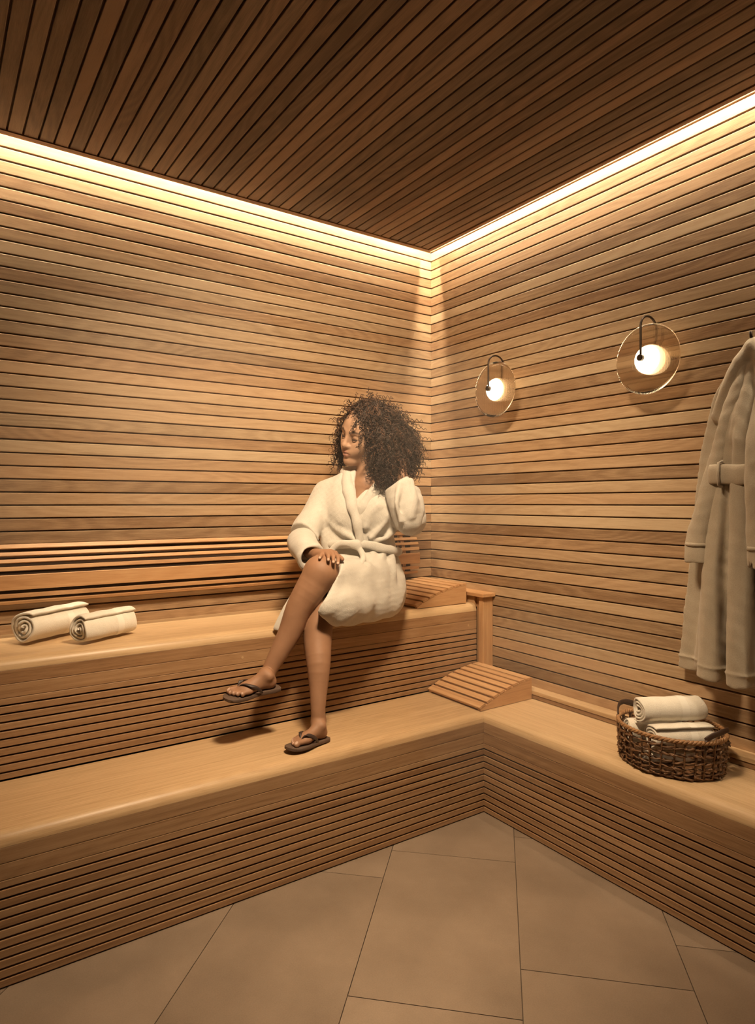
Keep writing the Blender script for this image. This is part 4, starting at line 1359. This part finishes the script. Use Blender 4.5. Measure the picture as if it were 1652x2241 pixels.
# right sleeve
rbS.chain([(at(714, 1083, 2.93), 0.062), (at(690, 1125, 2.87), 0.058), (at(667, 1165, 2.80), 0.062), (at(664, 1188, 2.755), 0.064)], 0.03)
# left upper sleeve
rbS.chain([(at(864, 1082, 2.885), 0.064), (at(886, 1120, 2.83), 0.070), (at(899, 1138, 2.775), 0.066)], 0.04)
# lap: cloth over the hips and the crossing thigh, down to the bench
rbS.chain([(at(832, 1282, 2.90), 0.108), (at(792, 1274, 2.76), 0.092), (at(742, 1264, 2.630), 0.076), (at(712, 1262, 2.56), 0.074)], 0.05)
rbS.chain([(at(836, 1305, 2.87), 0.095), (at(790, 1312, 2.72), 0.082), (at(742, 1318, 2.560), 0.072), (at(712, 1322, 2.515), 0.072)], 0.04)
rbS.chain([(at(832, 1322, 2.82), 0.062), (at(775, 1332, 2.655), 0.056), (at(730, 1340, 2.545), 0.050)], 0.05)
# armpit, lap and lapel folds
for pts, r in (([(712, 1128, 2.850), (740, 1160, 2.805), (775, 1180, 2.788)], 0.010),
               ([(702, 1090, 2.880), (714, 1115, 2.848), (716, 1145, 2.842)], 0.010), ([(738, 1080, 2.855), (742, 1110, 2.815), (748, 1138, 2.800)], 0.009), ([(722, 1078, 2.875), (724, 1100, 2.845), (728, 1125, 2.830)], 0.008),
               ([(826, 1108, 2.765), (806, 1130, 2.77), (800, 1152, 2.775)], 0.010), ([(846, 1128, 2.775), (836, 1152, 2.77), (812, 1176, 2.775)], 0.011),
               ([(858, 1165, 2.81), (842, 1178, 2.79), (822, 1184, 2.79)], 0.009), ([(838, 1210, 2.80), (832, 1226, 2.78), (822, 1240, 2.77)], 0.009),
               ([(818, 1208, 2.785), (816, 1222, 2.765), (806, 1236, 2.74)], 0.008), ([(856, 1215, 2.82), (862, 1250, 2.80), (858, 1280, 2.80)], 0.012),
               ([(806, 1240, 2.70), (830, 1262, 2.76), (850, 1290, 2.80)], 0.008)):
    rbS.chain([(at(*p), r) for p in pts], 0.022)
# front edge of the skirt, lower hem, bench
pa, pb = at(747, 1224, 2.60), at(692, 1341, 2.46)
nrm = (pb - pa).cross(FWD).normalized()
if nrm.dot(RGT) > 0: nrm = -nrm
lap_cut = (npv(pa), npv(nrm))
def front_cut(P):
    n = lap_cut[1]; d = (P - lap_cut[0]) @ n                    # >0 = left of the skirt edge
    t = (P - npv(pa)) @ npv((pb - pa).normalized()); L = (pb - pa).length
    bow = 0.012 * np.sin(np.clip(t / L, 0, 1) * np.pi)
    depth = (P - npv(CAM)) @ npv(FWD)
    zone = np.maximum(depth - 2.745, 0.0)                          # only the lap, not the sleeve and chest
    up_ = np.maximum(P[:, 2] - (Z2 + 0.275), 0)
    return -(d + bow) + zone * 1.5 + up_ * 1.5
rbS.func(front_cut, 0.006, 'sub')
pc, pd = at(692, 1341, 2.46), at(728, 1367, 2.53)
nh = (pd - pc).cross(FWD).normalized()
if nh.dot(UP) > 0: nh = -nh
rbS.half(pc, nh, 0.006)
rbS.half((0, 0, Z2 + 0.003), (0, 0, -1), 0.006)
# neckline opening
V0, V1 = at(810, 1010, 2.86), at(777, 1096, 2.80)
rbS.cone(at(806, 1020, 2.80), at(778, 1092, 2.80), 0.066, 0.004, 0.006, 'sub', squash=(FWD, 3.2))
rbS.post = folds(21, [(0.0022, 0.12, (1, 1, 0.6)), (0.0006, 0.05, (1, 1, 0.8)), (0.0003, 0.016, (1, 1, 1))])
robe_me, RWv = rbS.mesh('bathrobe', 0.0044, smooth_it=1)
robe = link('bathrobe', to_local(robe_me, SEAT), M_ROBE, person)
robe['label'] = 'white terry bathrobe tied at the waist'

def soft_part(name, sf, res, parent=robe, mat=M_ROBE, it=1):
    me, w = sf.mesh(name, res, smooth_it=it)
    return link(name, to_local(me, SEAT), mat, parent)
# right forearm sleeve with a wide turned-back cuff open towards the hand
s_ = Soft()
E0, E1 = at(660, 1186, 2.76), at(682, 1222, 2.620)
ad = (E1 - E0).normalized()
s_.chain([(E0, 0.062), (at(668, 1200, 2.70), 0.061), (E1, 0.058), (E1 + ad * 0.06, 0.058)], 0.03)
s_.cone(E1 - ad * 0.035, E1 + ad * 0.10, 0.040, 0.050, 0.006, 'sub')
s_.half(at(680, 1220, 2.622), ad + RGT * 0.35 - UP * 0.1, 0.010)
s_.post = folds(31, [(0.0022, 0.09, (1, 1, 1)), (0.0004, 0.03, (1, 1, 1))])
soft_part('sleeve', s_, 0.0036)
# left forearm sleeve, raised, its cuff open behind the neck
s_ = Soft()
F0, F1 = at(897, 1134, 2.752), at(868, 1058, 2.765)
bd_ = (F1 - F0).normalized()
s_.chain([(at(893, 1138, 2.745), 0.060), (at(886, 1105, 2.745), 0.068), (F1, 0.058), (F1 + bd_ * 0.05, 0.052)], 0.04)
s_.chain([(at(905, 1080, 2.78), 0.030), (at(914, 1120, 2.775), 0.032), (at(900, 1150, 2.765), 0.030)], 0.03)
s_.cone(F1 - bd_ * 0.03, F1 + bd_ * 0.10, 0.036, 0.050, 0.006, 'sub')
s_.half(at(869, 1057, 2.76), cf((-0.50, 0.10, 0.86)), 0.008)
for pts in ([(874, 1060, 2.70), (868, 1100, 2.672), (876, 1140, 2.68)], [(900, 1052, 2.72), (906, 1090, 2.70), (900, 1130, 2.69)], [(920, 1090, 2.745), (922, 1118, 2.735), (908, 1142, 2.72)]):
    s_.chain([(at(*p), 0.010) for p in pts], 0.02)
s_.post = folds(37, [(0.0022, 0.10, (1, 1, 0.3)), (0.0004, 0.03, (1, 1, 1))])
soft_part('sleeve', s_, 0.0036)
# shawl collar: thick soft bands from the nape down to the belt
s_ = Soft()
s_.chain([(at(842, 1034, 2.945), 0.020), (at(790, 1030, 2.985), 0.022), (at(758, 1032, 2.93), 0.025), (at(761, 1040, 2.88), 0.027), (at(762, 1068, 2.822), 0.028), (at(767, 1095, 2.790), 0.026), (at(776, 1125, 2.770), 0.021), (at(784, 1155, 2.767), 0.019), (at(789, 1184, 2.775), 0.017)], 0.02, squash=(FWD, 0.75))
s_.post = folds(41, [(0.0016, 0.06, (1, 1, 1))])
soft_part('collar', s_, 0.0034)
s_ = Soft()
s_.chain([(at(842, 1034, 2.945), 0.020), (at(851, 1046, 2.88), 0.023), (at(832, 1062, 2.828), 0.027), (at(810, 1087, 2.798), 0.026), (at(793, 1112, 2.788), 0.021), (at(787, 1140, 2.790), 0.014)], 0.02, squash=(FWD, 0.75))
s_.post = folds(43, [(0.0016, 0.06, (1, 1, 1))])
soft_part('collar', s_, 0.0034)
# belt with its knot and tails
s_ = Soft()
bpts = [(703, 1190, 2.92), (711, 1192, 2.86), (735, 1192, 2.800), (784, 1190, 2.772), (822, 1196, 2.778), (850, 1202, 2.800), (868, 1207, 2.85), (872, 1208, 2.91)]
s_.chain([(v, 0.0180) for v in catmull([at(*p) for p in bpts], 24)], 0.01, dense=1, squash=(FWD, 0.55))
s_.post = folds(47, [(0.0012, 0.05, (1, 1, 1))])
belt = soft_part('belt', s_, 0.0034)
s_ = Soft()
s_.ellipsoid(at(778, 1191, 2.752), (RGT, FWD, UP), (0.026, 0.016, 0.021), 0.01)
s_.chain([(v, 0.0125) for v in catmull([at(782, 1196, 2.750), at(791, 1208, 2.742), at(795, 1222, 2.718), at(789, 1236, 2.680)], 10)], 0.01, dense=1, squash=(FWD, 0.5))
s_.chain([(v, 0.0125) for v in catmull([at(771, 1192, 2.750), at(750, 1188, 2.755), at(733, 1196, 2.765), at(723, 1208, 2.765), at(716, 1216, 2.740)], 12)], 0.01, dense=1, squash=(FWD, 0.5))
soft_part('belt_knot', s_, 0.003, belt)
# the other front edge of the robe hanging down behind the crossed shin
s_ = Soft()
s_.chain([(v, r) for v, r in zip(catmull([at(690, 1285, 2.69), at(656, 1300, 2.64), at(630, 1335, 2.615), at(607, 1375, 2.60)], 10), np.linspace(0.034, 0.017, 10))], 0.02, dense=1, squash=(FWD, 0.35))
s_.half(at(600, 1379, 2.60), cf((-0.25, 0, -1)), 0.004)
s_.post = folds(51, [(0.0015, 0.05, (1, 1, 0.3))])
soft_part('robe_front_flap', s_, 0.0034)
# stitched hem line
hem = [at(697, 1333, 2.432), at(712, 1345, 2.462), at(733, 1357, 2.50)]

# --- hair: a dark mass with many fine curls over it
M_HAIRCORE = plain('hair_mass', (0.018, 0.010, 0.007), 0.7, 0, 0.6, 220)
def hair_mat():
    m, nt, b, out = nodes_of('curly_hair')
    at_ = N(nt, 'ShaderNodeAttribute'); at_.attribute_name = 'tone'
    nt.links.new(ramp(nt, at_.outputs['Fac'], [(0.0, (0.022, 0.012, 0.008)), (0.5, (0.046, 0.025, 0.016)), (1.0, (0.135, 0.066, 0.037))]), b.inputs['Base Color'])
    b.inputs['Roughness'].default_value = 0.42
    return m
M_HAIR = hair_mat()
hs = Soft()
hs.ellipsoid(hp(-0.026, 0.044), (hn, hu, hl), (0.108, 0.095, 0.093), 0.03)
hs.chain([(at(806, 920, 2.87), 0.040), (at(840, 928, 2.88), 0.056), (at(866, 952, 2.88), 0.068), (at(876, 985, 2.87), 0.070), (at(874, 1010, 2.865), 0.048)], 0.04)
hs.chain([(at(838, 940, 2.815), 0.055), (at(845, 985, 2.80), 0.058), (at(845, 1022, 2.805), 0.038)], 0.03)
hs.chain([(at(778, 912, 2.93), 0.026), (at(757, 940, 2.965), 0.020), (at(748, 975, 2.985), 0.012), (at(746, 1000, 2.985), 0.008)], 0.02)
# keep the face free
hs.ellipsoid(hp(0.085, -0.030, -0.012), (hn, hu, hl), (0.075, 0.105, 0.068), 0.012, 'sub')
hs.ellipsoid(hp(0.100, -0.060, 0.034), (hn, hu, hl), (0.098, 0.100, 0.064), 0.012, 'sub')
hs.post = folds(61, [(0.004, 0.035, (1, 1, 1)), (0.003, 0.015, (1, 1, 1))])
hair_me, HW = hs.mesh('hair', 0.0042)
# curls
vn = np.zeros((len(hair_me.vertices), 3), np.float32); hair_me.vertices.foreach_get('normal', vn.ravel())
hr = np.random.default_rng(5)
hV = []; hF = []; hT = []
nv = 0
SD = 4; SEG = 30
def curl(p, d0, n_out, length, helix, turns, rad, tone):
    global nv
    d0 = d0 / np.linalg.norm(d0)
    a = np.cross(d0, n_out); a /= np.linalg.norm(a) + 1e-9
    b = np.cross(a, d0)
    t = np.linspace(0, 1, SEG)
    ph = hr.uniform(0, 6.28); sg = hr.choice([-1, 1])
    th = ph + sg * turns * 2 * np.pi * t
    env = helix * np.minimum(1, 0.35 + t * 2.2) * (1 + 0.25 * np.sin(5 * t + ph))
    g = np.array([0, 0, -1.0])
    base = p + np.outer(t * length, d0) + np.outer((t ** 2) * length * 0.35, g * 0.6) + np.outer(np.sin(t * np.pi * 0.6) * length * 0.10, n_out)
    P = base + np.outer(np.cos(th) * env, a) + np.outer(np.sin(th) * env, b)
    T = np.gradient(P, axis=0); T /= np.linalg.norm(T, axis=1)[:, None] + 1e-9
    u = np.cross(T, np.array([0.31, 0.77, 0.55])); u /= np.linalg.norm(u, axis=1)[:, None] + 1e-9
    v = np.cross(T, u)
    r = rad * (1 - 0.55 * t ** 3)
    ang = np.arange(SD) * 2 * np.pi / SD
    ring = P[:, None] + (np.cos(ang)[None, :, None] * u[:, None] + np.sin(ang)[None, :, None] * v[:, None]) * r[:, None, None]
    hV.append(ring.reshape(-1, 3)); hT.append(np.full(SEG * SD, tone))
    i = np.arange(SEG - 1)[:, None] * SD; k = np.arange(SD)[None]
    k2 = (k + 1) % SD
    q = np.stack([i + k, i + k2, i + SD + k2, i + SD + k], -1).reshape(-1, 4) + nv
    hF.append(q); nv += SEG * SD
face_c = npv(hp(0.10, -0.035, -0.005))
fa = np.array([npv(hn), npv(hu), npv(hl)])
camv = npv(CAM)
sel = hr.choice(len(HW), 6500, replace=False)
made = 0
for i in sel:
    if made >= 2100: break
    p = HW[i]; n_ = vn[i].astype(float)
    if np.dot(n_, camv - p) < -0.9: continue
    vis = np.dot(n_, (camv - p) / np.linalg.norm(camv - p))
    if vis < -0.35 and hr.random() < 0.8: continue
    q = fa @ (p - face_c)
    down = np.array([0, 0, -1.0]); tan = down - n_ * (down @ n_)
    d0 = tan * 0.9 + n_ * hr.uniform(-0.05, 0.28) + hr.normal(size=3) * 0.30
    # curls near the face point away from it
    L = hr.uniform(0.040, 0.085)
    e = p + d0 / np.linalg.norm(d0) * L
    qe = fa @ (e - face_c)
    if (qe[0] / 0.105) ** 2 + (qe[1] / 0.125) ** 2 + ((qe[2] - 0.012) / 0.078) ** 2 < 1.0 and qe[2] > -0.05:
        if hr.random() < 0.97: continue
    curl(p - n_ * 0.004, d0, n_, L, hr.uniform(0.0036, 0.0062), L / 0.0175 * hr.uniform(.8, 1.2), hr.uniform(0.0012, 0.0019), hr.random() ** 1.3)
    made += 1
def strand(px, length, dirv, helix=0.005, turns=4, rad=0.0013):
    curl(npv(at(*px)), npv(cf(dirv)), npv(-FWD), length, helix, turns, rad, 0.35)
# loose curls: over the temple, beside the far cheek, below on the collar, flying at the top
for k in range(3): strand((788 + 3 * k, 914, 2.775 - 0.002 * k), 0.130 - 0.03 * k, (-0.03 + 0.02 * k, -0.06, -1), 0.0040, 5.5)
for k in range(40): strand((hr.uniform(738, 760), hr.uniform(915, 985), 2.96), hr.uniform(0.04, 0.08), (hr.uniform(-.45, -.02), 0, -1), 0.0052, 4.2, 0.0011)
for k in range(40): strand((hr.uniform(826, 862), hr.uniform(1005, 1035), 2.775), hr.uniform(0.045, 0.085), (hr.uniform(-.15, .25), 0, -1), 0.0055, 4.0, 0.0013)
for k in range(16): strand((hr.uniform(884, 905), hr.uniform(1005, 1030), 2.82), hr.uniform(0.04, 0.06), (hr.uniform(-.1, .45), 0, -1), 0.0055, 4.0, 0.0013)
for k in range(34):
    a_ = hr.uniform(-0.25, 1.0); cx0, cy0 = 838, 962
    ang_ = math.pi * (0.72 - 0.78 * (a_ + 0.25) / 1.25)
    strand((cx0 + 72 * math.cos(ang_), cy0 - 64 * math.sin(ang_), 2.88), hr.uniform(0.015, 0.03), (math.cos(ang_) + hr.uniform(-.4, .4), 0, math.sin(ang_) - 0.3 + hr.uniform(-.4, .4)), 0.0055, 2.4, 0.0011)
hair = link('hair', to_local(hair_me, SEAT), M_HAIRCORE, person)
HVv = np.concatenate(hV) - npv(SEAT); HFf = np.concatenate(hF)
cm = bpy.data.meshes.new('curls')
cm.vertices.add(len(HVv)); cm.vertices.foreach_set('co', HVv.astype(np.float32).ravel())
cm.loops.add(len(HFf) * 4); cm.loops.foreach_set('vertex_index', HFf.astype(np.int32).ravel())
cm.polygons.add(len(HFf)); cm.polygons.foreach_set('loop_start', np.arange(0, len(HFf) * 4, 4, dtype=np.int32))
cm.update(calc_edges=True); cm.polygons.foreach_set('use_smooth', np.ones(len(HFf), bool))
ta = cm.attributes.new('tone', 'FLOAT', 'POINT'); ta.data.foreach_set('value', np.concatenate(hT).astype(np.float32))
curls = tag(link('curls', cm, M_HAIR, hair), kind='stuff')

# ------------------------------------------------------------------ steam hanging in the air over the benches
def steam_mat():
    m = bpy.data.materials.new('steam'); m.use_nodes = True
    nt = m.node_tree
    for n in list(nt.nodes): nt.nodes.remove(n)
    out = nt.nodes.new('ShaderNodeOutputMaterial')
    v = nt.nodes.new('ShaderNodeVolumeScatter')
    v.inputs['Color'].default_value = (1.0, 0.96, 0.91, 1)
    v.inputs['Density'].default_value = STEAM_DENSITY
    v.inputs['Anisotropy'].default_value = 0.15
    nt.links.new(v.outputs[0], out.inputs['Volume'])
    return m
if STEAM_DENSITY > 0:
    bm = bmesh.new()
    # soft puffs that do not touch one another: their thin rims fade by themselves
    for (x, y, z), (a, b_, c) in (((-1.50, -0.36, 1.72), (0.42, 0.30, 0.50)), ((-2.15, -0.36, 1.42), (0.20, 0.26, 0.34)),
                                  ((-0.80, -0.95, 1.42), (0.34, 0.27, 0.46)), ((-0.55, -1.20, 0.62), (0.42, 0.34, 0.30))):
        r = bmesh.ops.create_uvsphere(bm, u_segments=32, v_segments=20, radius=1.0)
        for v in r['verts']:
            w = 1 + 0.10 * math.sin(3 * v.co.x + 2 * v.co.z + x) + 0.08 * math.sin(4 * v.co.y - 3 * v.co.z + z)
            v.co = Vector((x + v.co.x * a * w + 1.2, y + v.co.y * b_ * w + 0.6, z + v.co.z * c * w - 1.4))
    st_me = bpy.data.meshes.new('steam'); bm.to_mesh(st_me); bm.free()
    st_me.polygons.foreach_set('use_smooth', [True] * len(st_me.polygons))
    st = link('steam', st_me, steam_mat())
    st.location = (-1.2, -0.6, 1.4)
    tag(st, 'thin veil of warm steam drifting over the benches', 'steam', kind='stuff')
    scene.cycles.volume_bounces = 0
